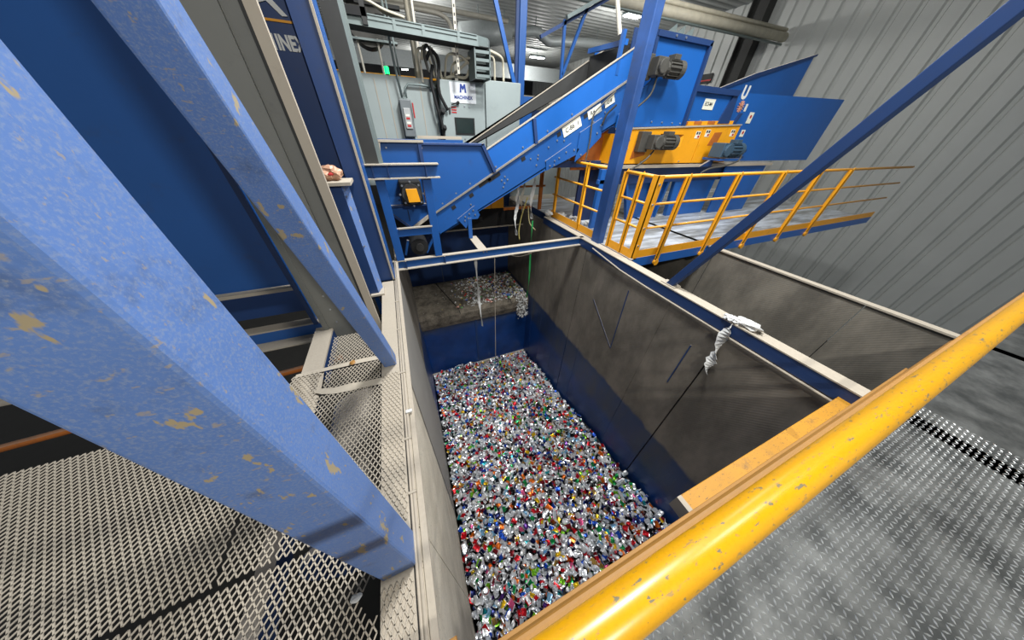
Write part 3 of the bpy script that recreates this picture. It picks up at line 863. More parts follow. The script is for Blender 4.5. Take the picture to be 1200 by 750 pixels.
bc = thing('blue_column', (-.36, 3.1, 0), 'blue box column with pale edge at the left of the pit', 'column')
MB().box(-.43, -.29, 3.06, 3.22, 0, 5).build('tube', 'blue_dark', bc)
MB().box(-.29, -.272, 3.05, 3.08, 0, 5).build('edge_strip', 'tan', bc)
MB().box(-.272, -.262, 3.075, 3.3, 0, 5).build('side_sheet', 'blue', bc)
dc = thing('dark_chute_column', (-.2, 3.65, 1.16), 'charcoal rubber faced column standing on the portal frame', 'column')
MB().box(-.27, -.13, 3.6, 3.72, 1.162, 5).build('rubber_face', 'charcoal', dc)
MB().box(-.13, -.1, 3.6, 3.62, 1.162, 5).build('edge_angle', 'zinc', dc)
MB().box(-.1, -.085, 3.64, 3.66, 1.162, 5).build('edge_angle', 'zinc', dc)
MB().box(-.13, -.115, 3.66, 3.7, 1.162, 5).build('edge_angle', 'zinc', dc)

gc = thing('grey_column', (-.6, 2.25, 0), 'grey galvanised H-column with dusty front flange at left', 'column')
MB().box(-.495, -.436, 2.22, 2.25, -.3, 5).build('front_flange', 'dust_steel', gc)
MB().box(-.515, -.497, 2.24, 2.4, -.3, 5).build('side_web', 'charcoal', gc)
MB().box(-.6, -.515, 2.27, 2.29, -.3, 5).build('web', 'grey_steel', gc)
MB().box(-.86, -.6, 2.25, 2.27, -.3, 5).build('web', 'grey_steel', gc)
MB().box(-.90, -.86, 2.24, 2.27, -.3, 5).build('rear_flange', 'grey_steel', gc)
for z in (.06, .2, .34): bolt(gc, (-.78, 2.25, z), r=.008)

b2 = thing('blue_support', (-.46, 2.78, 0), 'blue folded support with pale inner face and dusty foot, left', 'support')
MB().box(-.56, -.44, 2.74, 2.76, .02, 1.1).build('front_plate', 'blue_dark', b2)
MB().add([(-.44, 2.74, .02), (-.44, 2.74, 1.08), (-.40, 2.86, 1.08), (-.40, 2.86, .02)], [(0, 1, 2, 3)]).build('inner_face', 'blue_worn', b2)
MB().box(-.52, -.385, 2.70, 2.88, .0, .02).build('foot_plate', 'tan', b2)
MB().box(-.62, -.36, 2.70, 2.95, 1.09, 1.115).build('top_ledge', 'tan', b2)
for z in (.55, 1.0): bolt(b2, (-.43, 2.75, z), (1, -.3, 0), r=.01)

# crumpled film bag on the ledge
def crumple(name, c, size, mat, parent=None, seed=0, amp=.35, sub=3):
    bm = bmesh.new()
    bmesh.ops.create_icosphere(bm, subdivisions=sub, radius=1)
    r = random.Random(seed)
    ph = [(Vector((r.uniform(-3, 3), r.uniform(-3, 3), r.uniform(-3, 3))), r.uniform(0, 6)) for _ in range(9)]
    for v in bm.verts:
        n = sum(math.sin(2.2 * v.co.dot(k) + p) for k, p in ph) / 9
        k = 1 + amp * n * 1.8 + r.uniform(-.07, .07)
        v.co = Vector((v.co.x * size[0], v.co.y * size[1], v.co.z * size[2])) * k
    me = bpy.data.meshes.new(name); bm.to_mesh(me); bm.free()
    me.materials.append(M[mat])
    o = bpy.data.objects.new(name, me); COL.objects.link(o)
    o.location = Vector(c) - (woff(parent) if parent else Vector((0, 0, 0)))
    if parent: o.parent = parent
    return o
fb = thing('film_bundle', (-.5, 2.84, 1.115), 'crumpled brown plastic film bundle lying on the dusty ledge', 'plastic film')
crumple('film', (-.5, 2.84, 1.17), (.085, .08, .055), 'pink_film', fb, 4, .4)
crumple('red_scrap', (-.49, 2.765, 1.17), (.02, .012, .012), 'red', fb, 5, .3, 2)

# left diagonal brace
lbz = thing('diagonal_brace', (-.35, 1.59, 0), 'blue diagonal brace ending on the dusty left rim beside the mesh', 'brace')
MB().bar((-.35, 1.62, .0), (-.35, .49, 2.565), .088, .10, (0, 1, 0)).build('tube', 'blue_worn', lbz, bevel=.008)

# near column
nc = thing('near_column', (-.34, .38, 0), 'scuffed blue square column in the near left, foot on the rim', 'column')
MB().box(-.407, -.275, .32, .445, 0, 5).build('tube', 'blue_worn', nc, bevel=.008)

# left rim beam, cable and lip
lr = thing('rim_beam', (-.35, 1.5, 0), 'dust covered beam along the left pit rim', 'beam')
MB().box(-.415, -.285, -1.2, 3.02, -.012, 0).build('top_flange', 'dust_steel', lr)
MB().box(-.36, -.345, -1.2, 3.02, -.2, -.012).build('web', 'blue_dark', lr)
def diamonds(x0, x1, y0, y1, z, sx, sy, w, h, holes=(), keep=None):
    """expanded metal: a net of flat strands, as vertices and faces"""
    vs = []; fs = []
    nx = int((x1 - x0) / sx); ny = int((y1 - y0) / sy)
    def strand(a, b):
        m = (a + b) / 2
        for hx, hy, r in holes:
            if (m.x - hx) ** 2 + (m.y - hy) ** 2 < r * r: return
        if keep and not keep(m): return
        d = (b - a).normalized(); n_ = Vector((-d.y, d.x, 0)) * w / 2
        b0 = len(vs)
        up_ = Vector((0, 0, h))
        vs.extend([a - n_, b - n_, b + n_, a + n_, a - n_ + up_, b - n_ + up_, b + n_ + up_, a + n_ + up_])
        fs.extend([(b0 + 4, b0 + 5, b0 + 6, b0 + 7), (b0, b0 + 1, b0 + 5, b0 + 4), (b0 + 3, b0 + 2, b0 + 6, b0 + 7)])
    for i in range(nx + 1):
        for j in range(ny + 1):
            x = x0 + i * sx; y = y0 + j * sy
            l, r_, t_, b_ = Vector((x, y + sy / 2, z)), Vector((x + sx, y + sy / 2, z)), Vector((x + sx / 2, y + sy, z)), Vector((x + sx / 2, y, z))
            for a, b in ((l, t_), (t_, r_), (r_, b_), (b_, l)):
                if a.x > x1 + 1e-6 or b.x > x1 + 1e-6 or a.y > y1 + 1e-6 or b.y > y1 + 1e-6: continue
                strand(a, b)
    return MB().add(vs, fs)
diamonds(-.412, -.29, .5, 1.5, -.0005, .0244, .046, .0042, .007).build('clogged_mesh', 'tan', lr, kind='stuff')
diamonds(-.412, -.29, -.9, .3, -.0005, .0244, .046, .0042, .007).build('clogged_mesh', 'tan', lr, kind='stuff')
MB().tube([(-.272, -1.2, .0), (-.272, .6, .002), (-.274, 1.5, .0), (-.271, 3.0, .004)], .007, 8).build('edge_cable', 'dust_steel', lr, smooth=True)
MB().tube([(-.258, -1.2, .0), (-.258, 3.6, .0)], .009, 8).build('edge_pipe', 'dust_steel', lr, smooth=True)
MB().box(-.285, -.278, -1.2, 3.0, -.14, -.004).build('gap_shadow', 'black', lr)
for y in (.6, .9, 1.45, 2.0, 2.5): MB().box(-.282, -.245, y, y + .012, .004, .012).build('cable_clip', 'dust_steel', lr)
MB().box(-.262, -.225, 1.08, 1.1, .008, .02).build('cable_clip', 'white', lr)

# mesh floor left of the rim
mf = structure('floor_mesh', (-1, 1, 0))
sx, sy = .028, .044
diamonds(-2.4, -.415, -1.0, .56, .0, sx, sy, .0048, .004, holes=[(-.445, .29, .05)]).build('mesh_sheet', 'tan', mf, kind='stuff')
diamonds(-2.4, -1.03, .56, 1.5, .0, sx, sy, .0048, .004).build('mesh_sheet', 'tan', mf, kind='stuff')
diamonds(-1.03, -.835, .56, .95, .0, .028, .044, .0048, .004).build('mesh_sheet', 'tan', mf, kind='stuff')
diamonds(-.835, -.415, .56, 1.44, .0, .028, .044, .0048, .004).build('mesh_sheet', 'tan', mf, kind='stuff')
diamonds(-.80, -.415, 1.47, 1.68, .0, .028, .044, .0048, .004).build('mesh_sheet', 'tan', mf, kind='stuff')
diamonds(-.80, -.44, 1.72, 2.1, .0, .028, .044, .0048, .004).build('mesh_sheet', 'tan', mf, kind='stuff')
# clogged, dust filled part of the mesh on the left
vs = []; fs = []
N = 14
for i in range(N):
    for j in range(N):
        u, v = i / (N - 1), j / (N - 1)
        x = -1.02 + u * .2; y = .95 + v * .76
        vs.append((x, y, -.006 + .012 * math.sin(u * 7 + v * 9) * math.sin(v * 5 + 1)))
for i in range(N - 1):
    for j in range(N - 1):
        fs.append((i * N + j, (i + 1) * N + j, (i + 1) * N + j + 1, i * N + j + 1))
MB().add(vs, fs).build('clogged_mesh', 'dust_steel', mf)
diamonds(-1.02, -.835, .95, 1.7, .004, .028, .044, .0048, .004).build('mesh_sheet', 'tan', mf, kind='stuff')
# dusty seams where the sheets overlap
def seam(pts, w):
    vs = []; fs = []
    for k, (x, y, ww) in enumerate(pts):
        vs += [(x, y - ww / 2, .006), (x, y + ww / 2, .008)]
    for k in range(len(pts) - 1):
        fs.append((2 * k, 2 * k + 2, 2 * k + 3, 2 * k + 1))
    return MB().add(vs, fs)
seam([(-1.0, 1.70, .03), (-.85, 1.70, .035), (-.7, 1.70, .04), (-.55, 1.70, .045), (-.41, 1.69, .045)], .04).build('seam_strip', 'tan', mf)
seam([(-.86, 1.50, .015), (-.8, 1.48, .05), (-.72, 1.455, .055), (-.62, 1.45, .07), (-.54, 1.44, .055), (-.41, 1.43, .06)], .04).build('seam_strip', 'tan', mf)
lf = tag(crumple('yellow_scrap', (-.62, 1.69, .018), (.022, .02, .01), 'yellow_dusty', None, 9, .3, 2), 'small yellow scrap lying on the mesh seam', 'scrap')
ws = tag(crumple('foil_scrap', (-.5, .31, .012), (.022, .014, .006), 'white', None, 12, .35, 2), 'small pale foil scrap on the mesh beside the near column', 'scrap')

# beams below and beside the mesh, left
lc = thing('left_channel', (-1.6, 2.38, -.1), 'blue channel beam with dusty flanges left of the grey column', 'beam')
MB().box(-4.5, -.86, 2.40, 2.50, -.015, 0).build('top_flange', 'dust_steel', lc)
MB().box(-4.5, -.86, 2.40, 2.412, -.12, -.015).build('web', 'blue', lc)
MB().box(-4.5, -.80, 2.28, 2.412, -.135, -.12).build('bottom_flange', 'dust_steel', lc)
ly = thing('left_joist', (-.9, 1.9, -.06), 'short dusty joist joining the mesh floor to the left channel', 'beam')
MB().box(-.975, -.835, 1.66, 2.30, -.02, -.002).build('top_flange', 'dust_steel', ly)
MB().box(-.845, -.835, 1.66, 2.30, -.14, -.02).build('web', 'blue_dark', ly)
lp_ = thing('left_guard_panel', (-2, 2.55, .4), 'blue guard panel with dusty lower lip above the left channel', 'panel')
MB().box(-4.5, -1.0, 2.52, 2.55, .36, 5).build('sheet', 'blue', lp_)
MB().box(-4.5, -1.0, 2.46, 2.55, .33, .36).build('lip', 'dust_steel', lp_)
ls = thing('slanted_angle', (-1.0, 2.4, .3), 'dark blue vertical angle beside the blue guard panel, far left', 'angle')
MB().box(-1.0, -.965, 2.36, 2.38, .0, 5).build('front_leg', 'blue_dark', ls)
MB().box(-1.0, -.99, 2.38, 2.5, .0, 5).build('side_leg', 'blue', ls)
rp = thing('rusty_pipe', (-1.6, 1.9, -.5), 'rusty yellow pipe in the dark gap under the left channel', 'pipe')
MB().cyl((-3.5, 2.3, -.55), (-.95, 2.4, -.5), .03, 12).build('tube', 'rust', rp)

# equipment below the mesh floor (dim blue drum and frames)
ud = thing('blue_drum', (-.78, 1.2, -1.0), 'dim blue drum seen through the mesh floor', 'drum')
MB().cyl((-.78, .8, -1.0), (-.78, 2.0, -1.0), .36, 28).build('shell', 'blue_dark', ud)
MB().cyl((-.78, .75, -1.0), (-.78, .8, -1.0), .40, 28).build('end_ring', 'blue_dark', ud)
uf = thing('steel_understructure', (-1.2, .3, -2), 'dark steel frame under the near mesh floor', 'frame')
MB().box(-1.5, -1.38, -1, 2.4, -1.2, -1.0).build('beam', 'blue_dark', uf)
MB().box(-2.4, -.5, -.35, -.22, -1.2, -1.0).build('beam', 'charcoal', uf)
MB().box(-.62, -.46, -.9, .1, -1.6, -1.55).build('plate', 'dust_steel', uf)

# ================================================================ NEAR RAILING
nr = thing('near_handrail', (1, -.04, 0), 'scuffed yellow pipe handrail across the bottom of the picture', 'railing')
MB().tube([(-1.6, -.038, 1.05), (0, -.038, 1.05), (3.2, -.038, 1.05)], .0245, 28).build('top_rail', 'yellow_rail', nr, smooth=True)
MB().bar((-1.6, -.03, .84), (3.2, -.03, .84), .042, .03).build('second_rail', 'yellow_dusty', nr, bevel=.006)
MB().tube([(-1.6, -.03, .46), (3.2, -.03, .46)], .021, 16).build('mid_rail', 'yellow_dusty', nr, smooth=True)
MB().box(-1.6, 3.2, -.05, .0, .16, .185).build('low_rail', 'yellow_dusty', nr, bevel=.003)
for x in (-1.55, 2.12, 3.15):
    MB().box(x - .025, x + .025, -.065, -.02, 0, 1.03).build('post', 'yellow_rail', nr)
yb = thing('kerb_bar', (2, .02, -.1), 'dusty yellow kerb bar at the near right end of the pit', 'kerb')
MB().box(1.10, 3.0, -.06, .074, -.19, -.1).build('bar', 'yellow_kerb', yb, bevel=.004)
MB().box(1.07, 1.10, -.06, .074, -.2, -.09).build('end_plate', 'dust_steel', yb)
yb2 = thing('kerb_bar', (-.4, .02, -.02), 'short dusty yellow kerb bar on the near left rim', 'kerb')
MB().box(-.7, -.155, -.06, .068, -.02, .01).build('bar', 'yellow_dusty', yb2)

# ================================================================ PIT FAR END: BELT WITH RUBBISH
bt = thing('discharge_belt', (1.3, 6.2, -2.3), 'dark dusty conveyor belt end at the far side of the pit', 'conveyor')
MB().box(-.23, 2.86, 5.44, 7.05, -2.33, -2.3).build('belt', 'belt', bt)
MB().prism([(5.44, -2.3), (5.38, -2.42), (5.40, -2.62), (5.46, -2.8), (5.5, -2.8), (5.5, -2.33)], 'x', -.23, 2.86).build('belt_nose', 'belt', bt)
for x in (.72, 2.2):
    MB().tube([(x - .25, 7.0, -2.295), (x - .1, 6.3, -2.295), (x + .1, 5.45, -2.295), (x + .12, 5.385, -2.42)], .012, 6).build('belt_seam', 'black', bt)
# small rubbish nobody could count
vs = []; fs = []; tint = []
pal = [(226, 226, 222)] * 7 + [(190, 190, 186)] * 5 + [(120, 112, 100)] * 4 + [(200, 60, 50), (50, 90, 180), (90, 150, 80), (230, 170, 150), (216, 190, 90)]
def bit(c, L, W, T, rot, colr):
    b0 = len(vs)
    e = Euler(rot).to_matrix()
    P = [(-L, -W, 0), (L, -W * .6, T), (L * .8, W, 0), (-L * .7, W * .8, T * .6), (0, 0, T * 2.2)]
    for p in P: vs.append(Vector(c) + e @ Vector(p))
    for f in ((0, 1, 4), (1, 2, 4), (2, 3, 4), (3, 0, 4), (0, 3, 2, 1)):
        fs.append(tuple(b0 + i for i in f)); tint.append(colr)
for k in range(1500):
    u = random.random() ** .55
    x = -.15 + u * 2.95; y = random.uniform(5.42, 7.0)
    dens = .12 + .88 * min(1, max(0, (x - .7) / .8))
    if random.random() > dens: continue
    hgt = .05 * max(0, x - 1.2)
    s_ = random.choice((.012, .016, .02, .03, .04)) if x > .8 else .012
    bit((x, y, -2.29 + random.random() * hgt), s_, s_ * random.uniform(.4, .9), s_ * .4, (random.uniform(-.6, .6), random.uniform(-.6, .6), random.uniform(0, 6.3)), random.choice(pal))
def tinted_stuff(name, mat, label, cat):
    me = bpy.data.meshes.new(name)
    me.from_pydata([tuple(v) for v in vs], [], fs)
    at = me.attributes.new('tint', 'FLOAT_COLOR', 'FACE')
    at.data.foreach_set('color', np.array([rgba(c) for c in tint], dtype=np.float32).ravel())
    me.materials.append(mat)
    o = bpy.data.objects.new(name, me); COL.objects.link(o)
    o['kind'] = 'stuff'
    return tag(o, label, cat)
def mat_litter():
    s = NT('mixed_litter')
    at = s.n('ShaderNodeAttribute'); at.attribute_name = 'tint'
    s.l(at.outputs['Color'], s.b.inputs['Base Color'])
    s.b.inputs['Roughness'].default_value = .6
    return s.m
M['litter'] = mat_litter()
tinted_stuff('litter', M['litter'], 'scattered scraps of white film and litter on the dark belt', 'litter')
vs = []; fs = []; tint = []
for k in range(420):
    t_ = random.random()
    x = 2.62 + random.gauss(0, .07) + .05 * t_; y = 5.36 + random.gauss(0, .05); z = -2.2 - t_ * .75
    bit((min(x, 2.85), y, z), random.choice((.02, .03, .04)), .014, .01, (random.uniform(0, 6), random.uniform(0, 6), random.uniform(0, 6)), random.choice(pal[:16]))
tinted_stuff('hanging_litter', M['litter'], 'clump of grey litter hanging off the right belt corner', 'litter')
tag(crumple('blue_scrap', (2.3, 5.6, -2.25), (.07, .05, .04), 'blue_clean', None, 3, .4, 2), 'bright blue plastic scrap on the right of the belt', 'scrap')
def strip(name, pts, w, mat, label, cat, parent=None):
    vs = []; fs = []
    P = smooth_pts(pts, 5)
    for k, p in enumerate(P):
        ww = w * (.7 + .5 * math.sin(k * 1.7) ** 2)
        a = k * .35
        n_ = Vector((math.cos(a), math.sin(a), 0)) * ww / 2
        vs += [p - n_, p + n_]
    for k in range(len(P) - 1): fs.append((2 * k, 2 * k + 1, 2 * k + 3, 2 * k + 2))
    mb = MB().add(vs, fs)
    o = mb.build(name, mat, parent)
    sol = o.modifiers.new('solid', 'SOLIDIFY'); sol.thickness = .003
    if not parent: tag(o, label, cat)
    return o
strip('film_strand', [(1.25, 6.3, -2.28), (1.4, 6.1, -2.26), (1.45, 5.9, -2.27), (1.3, 5.75, -2.26), (1.38, 5.6, -2.28)], .07, 'white', 'curled white film strand lying on the belt litter', 'plastic film')
strip('film_strand', [(.93, 3.7, -.13), (.94, 3.7, -.7), (.96, 3.72, -1.1), (.98, 3.7, -1.6)], .05, 'white', 'long white film strip hanging from the cross beam into the pit', 'plastic film')
strip('green_strap', [(2.03, 3.9, .28), (2.02, 3.88, -.2), (2.03, 3.86, -.8), (2.01, 3.87, -1.25)], .035, 'green', 'green strap hanging behind the right half of the cross beam', 'strap')
tag(MB().tube([(1.28, 3.75, -.13), (1.27, 3.75, -1.2), (1.26, 3.75, -2.6)], .006, 6).build('hanging_string', 'dust_steel'), 'thin grey cord hanging straight down from the cross beam', 'cord')
tag(MB().tube(smooth_pts([(1.5, 3.6, -.14), (1.65, 3.6, -.19), (1.9, 3.6, -.17), (1.75, 3.6, -.14)]), .006, 6).build('tie_wire', 'dust_steel'), 'bent tie wire under the middle of the cross beam', 'wire')

# debris hanging under the conveyor
k_ = 0
for x, y, z0, z1, w_, m_, lab in ((1.95, 4.4, .78, -.12, .06, 'white', 'greyish film rag hanging longest below the conveyor underside'),
                               (2.05, 4.6, .8, .3, .05, 'white', 'short white film rag hanging under the conveyor'),
                               (2.2, 4.7, .9, .2, .05, 'conduit', 'cream film rag hanging under the conveyor near the platform'),
                               (2.36, 4.6, 1.0, .1, .07, 'white', 'thick white film rag under the conveyor beside the yellow rail')):
    strip('hanging_rag', [(x, y, z0), (x + .02, y, z0 - (z0 - z1) * .3), (x - .02, y + .02, z0 - (z0 - z1) * .65), (x + .01, y, z1)], w_, m_, lab, 'plastic film')
tag(MB().tube(smooth_pts([(2.25, 4.6, .5), (2.15, 4.6, .2), (2.1, 4.6, -.1), (2.12, 4.6, -.3)]), .012, 8).build('yellow_rope', plain('pale_yellow_cord', (200, 186, 110), .7), smooth=True), 'pale yellow cord dangling behind the cross beam', 'cord')
tag(MB().tube(smooth_pts([(2.25, 4.55, .35), (2.3, 4.55, .05), (2.42, 4.5, -.1)]), .01, 8).build('yellow_rope', plain('pale_tan_cord', (190, 180, 130), .7), smooth=True), 'second pale cord curling right behind the cross beam', 'cord')
for i, (x, y, s_) in enumerate(((3.2, 4.8, .09), (3.35, 4.55, .08), (3.28, 4.3, .07), (3.45, 4.2, .06), (3.0, 5.0, .09))):
    lab = ['largest grey film wad at the far platform edge behind the railing', 'grey film wad second from the railing end on the platform', 'grey film wad in the middle of the platform pile',
           'small grey film wad nearest the tall post', 'pale film wad hooked on the far platform corner'][i]
    tag(crumple('film_wad', (x, y, s_ * .7), (s_, s_, s_ * .7), 'white', None, 20 + i, .45, 3), lab, 'plastic film', 'film wads behind the platform railing')

# yellow machine and white wall behind the conveyor's underside
yb3 = thing('rear_yellow_guard', (1.4, 6.0, 0), 'yellow guard sheets low behind the inclined conveyor', 'guard')
for a, b in ((1.5, 1.98), (2.0, 2.3)):
    MB().box(a, b, 6.0, 6.03, .0, .95).build('sheet', 'yellow', yb3)
MB().box(2.3, 3.4, 5.98, 6.02, .42, .46).build('rail', 'rust', yb3)
MB().box(2.3, 3.4, 5.98, 6.02, -.06, .0).build('rail', 'rust', yb3)
MB().box(3.05, 3.12, 5.6, 5.66, -.1, 1.2).build('post', 'rust', yb3)
rw = thing('rear_white_panel', (2.9, 7.2, 0), 'pale wall panel glimpsed under the conveyor', 'panel')
MB().box(2.93, 4.6, 7.4, 7.45, -.1, 1.6).build('sheet', 'cabinet', rw)
MB().box(2.93, 4.6, 6.3, 7.4, -.1, -.05).build('ledge', 'tan', rw)
MB().box(2.93, 3.0, 7.3, 7.4, -.1, 1.6).build('edge_post', 'blue', rw)
db = thing('dark_apron', (1.8, 6.1, -.3), 'dark greasy beam below the yellow guard behind the conveyor', 'beam')
MB().box(-.2, 2.9, 6.1, 6.15, -.45, .0).build('plate', 'black', db)
MB().box(-.2, 2.9, 6.05, 6.1, -.47, -.45).build('lip', 'dust_steel', db)
for x in (1.0, 1.7): MB().box(x, x + .08, 6.09, 6.1, -.3, -.2).build('hole_cover', 'charcoal', db)
# white cloth rag on the right rim
rg = thing('cloth_rag', (2.93, .93, 0), 'torn white film rag draped over the right pit rim', 'plastic film')
crumple('bunch', (2.95, .86, .03), (.07, .12, .035), 'white', rg, 31, .5)
crumple('bunch', (2.90, .98, .02), (.05, .06, .03), 'white', rg, 32, .5)
strip('tail', [(2.875, .93, .0), (2.85, .93, -.15), (2.855, .9, -.35), (2.85, .88, -.52), (2.855, .85, -.66)], .10, 'white', '', '', rg)

# ================================================================ ELECTRICAL CABINETS AND OVERHEAD
ec = thing('control_cabinet', (1.4, 5.8, .9), 'grey control cabinet door with touch screen and blue lettering', 'cabinet')
MB().box(1.02, 1.83, 5.76, 6.3, .6, 2.15).build('door', 'cabinet', ec, bevel=.012)
sg = MB().box(1.2, 1.66, 5.752, 5.76, 1.86, 2.13).build('label_plate', plain('white_label_plate', (222, 226, 228), .5, var=.03), ec)
text('lettering', 'MACHINEX', 'ink_blue', sg, (1.43, 5.749, 1.915), (1, 0, 0), (0, 0, 1), .065, bold=.002, align='CENTER', xs=.98)
ml = MB().prism([(1.37, 2.0), (1.4, 2.0), (1.405, 2.06), (1.43, 2.03), (1.455, 2.06), (1.46, 2.0), (1.49, 2.0), (1.475, 2.11), (1.45, 2.11), (1.43, 2.08), (1.41, 2.11), (1.385, 2.11)], 'y', 5.748, 5.752)
ml.build('emblem', 'ink_blue', sg)
sr = MB().box(1.24, 1.61, 5.745, 5.76, 1.41, 1.66).build('screen_bezel', 'black', ec)
MB().box(1.265, 1.585, 5.742, 5.745, 1.43, 1.645).build('screen', 'screen', sr)
sw = MB().cyl((1.32, 5.72, 1.86), (1.32, 5.76, 1.86), .025, 12).build('rotary_switch', 'charcoal', ec)
MB().bar((1.2, 5.715, 1.83), (1.34, 5.715, 1.87), .02, .02).build('handle', 'black', sw)
for z in (1.79, 1.755, 1.72): MB().box(1.2, 1.29, 5.754, 5.76, z, z + .018).build('red_text_bar', 'red', ec)
MB().box(1.15, 1.18, 5.74, 5.76, 1.71, 1.79).build('key_lock', 'charcoal', ec)
for x, z in ((1.44, 1.82), (1.53, 1.815), (1.2, 1.36), (1.41, 1.345), (1.75, 1.36)): bolt(ec, (x, 5.76, z), r=.013)
e2 = thing('side_cabinet', (2.2, 5.85, .9), 'plain pale grey cabinet right of the control cabinet', 'cabinet')
MB().box(1.86, 2.56, 5.8, 6.3, .6, 2.2).build('door', 'cabinet', e2, bevel=.012)
bolt(e2, (1.98, 5.8, 1.52), r=.02)
e3 = thing('grey_enclosure', (.4, 5.9, .9), 'large pale grey enclosure wall behind the disconnect switch', 'enclosure')
MB().box(-.6, .92, 5.88, 6.3, .6, 2.15).build('body', 'cabinet', e3)
MB().box(.92, 1.0, 5.95, 6.3, .6, 2.12).build('return_side', 'cabinet', e3)
for x in (.02, .2, .72): MB().box(x, x + .012, 5.874, 5.88, .8, 2.1).build('seam', 'dust_steel', e3)
ds = thing('disconnect_switch', (.43, 5.8, 1.35), 'grey disconnect switch box with red lever and warning labels', 'switch box')
MB().box(.34, .52, 5.72, 5.86, 1.36, 1.86).build('box', plain('grey_switch_enamel', (112, 118, 120), .45), ds, bevel=.012)
cvr = MB().box(.375, .485, 5.70, 5.72, 1.47, 1.75).build('cover', plain('light_switch_cover', (176, 178, 176), .45), ds, bevel=.01)
for z, c in ((1.64, 'label'), (1.6, 'red'), (1.54, 'label'), (1.5, 'red')):
    MB().box(.4, .46, 5.696, 5.70, z, z + .028).build('warning_label', c, cvr)
MB().box(.53, .55, 5.68, 5.74, 1.62, 1.82).build('lever', 'red', ds, bevel=.004)
MB().box(.41, .46, 5.74, 5.8, 1.86, 1.89).build('hub', 'zinc', ds)
cd = thing('conduit_pipe', (.38, 5.75, 1.88), 'bright metal conduit running up from the disconnect switch', 'conduit')
MB().tube([(.40, 5.78, 1.88), (.37, 5.75, 2.3), (.35, 5.6, 2.9), (.34, 5.5, 3.4)], .018, 10).build('tube', 'zinc', cd, smooth=True)
MB().tube([(.47, 5.8, 1.88), (.47, 5.8, 2.0), (.53, 5.82, 2.06), (.75, 5.82, 2.06), (.98, 5.84, 2.04)], .016, 10).build('tube', 'zinc', cd, smooth=True)
MB().tube([(.44, 5.9, 1.95), (.43, 5.9, 2.4), (.42, 5.9, 3.2)], .012, 8).build('tube', 'zinc', cd, smooth=True)

# cable tray with curved drop to the cabinet
ct = thing('cable_tray', (.9, 5.4, 2.6), 'galvanised cable tray curving down to the control cabinet', 'cable tray')
def tray(pts, w, h):
    mb = MB()
    for a, b in zip(pts[:-1], pts[1:]):
        a, b = Vector(a), Vector(b)
        mb.bar(a, b, .006, h, (0, 0, 1))
        mb.bar(a + Vector((0, w, 0)), b + Vector((0, w, 0)), .006, h, (0, 0, 1))
    return mb
zt = lambda x: 2.602 - .024 * x
tray([(-.25, 5.35, zt(-.25)), (1.40, 5.35, zt(1.4)), (1.62, 5.35, zt(1.62)), (1.78, 5.40, zt(1.78)), (1.85, 5.5, zt(1.85))], .30, .115).build('side_rail', 'zinc', ct)
for z_ in (.055, .015, -.055):
    MB().bar((-.25, 5.34, zt(-.25) + z_), (1.6, 5.34, zt(1.6) + z_), .014, .010).build('rail_lip', 'zinc', ct)
MB().bar((-.25, 5.5, zt(-.25) - .05), (1.8, 5.5, zt(1.8) - .05), .30, .008).build('tray_floor', 'charcoal', ct)
for x in (.42, .8, 1.3): MB().box(x, x + .04, 5.335, 5.345, zt(x) - .06, zt(x) + .06).build('splice_plate', 'zinc', ct)
MB().box(1.555, 1.575, 5.36, 5.75, 2.15, 2.5).build('drop_side', 'zinc', ct)
MB().box(1.80, 1.82, 5.36, 5.75, 2.15, 2.5).build('drop_side', 'zinc', ct)
for z in (2.17, 2.26, 2.35, 2.44):
    MB().box(1.57, 1.81, 5.36, 5.38, z, z + .035).build('rung', 'zinc', ct)
    MB().box(1.57, 1.81, 5.55, 5.58, z, z + .035).build('rung', 'zinc', ct)
MB().box(1.57, 1.81, 5.72, 5.75, 2.15, 2.5).build('drop_back', 'charcoal', ct)
cbm = MB()
for k in range(4):
    cbm.tube(smooth_pts([(-.2 + .02 * k, 5.4 + .05 * k, 2.78), (.1, 5.42 + .05 * k, 2.80 + .02 * k), (.35, 5.45 + .04 * k, 2.74), (.6, 5.45, 2.70)]), .016, 7)
cbm.build('cable_bundle', 'cream_cable', ct, smooth=True)
th_ = thing('threaded_hanger', (1.35, 5.45, 2.6), 'perforated steel hanger strut holding the cable tray', 'hanger')
MB().box(1.30, 1.34, 5.5, 5.53, 2.2, ZC).build('strut', 'conduit', th_)
for k in range(22): MB().box(1.31, 1.33, 5.497, 5.5, 2.25 + k * .08, 2.28 + k * .08).build('strut_hole', 'charcoal', th_)
th2 = thing('steel_pole', (.78, 5.9, 2.1), 'thick pale pole with strut rising behind the cable tray', 'pole')
MB().tube([(.74, 6.0, 1.9), (.69, 6.0, ZC)], .045, 12).build('tube', 'insul', th2, smooth=True)
MB().box(.77, .80, 5.86, 5.9, 2.1, ZC).build('strut', 'conduit', th2)

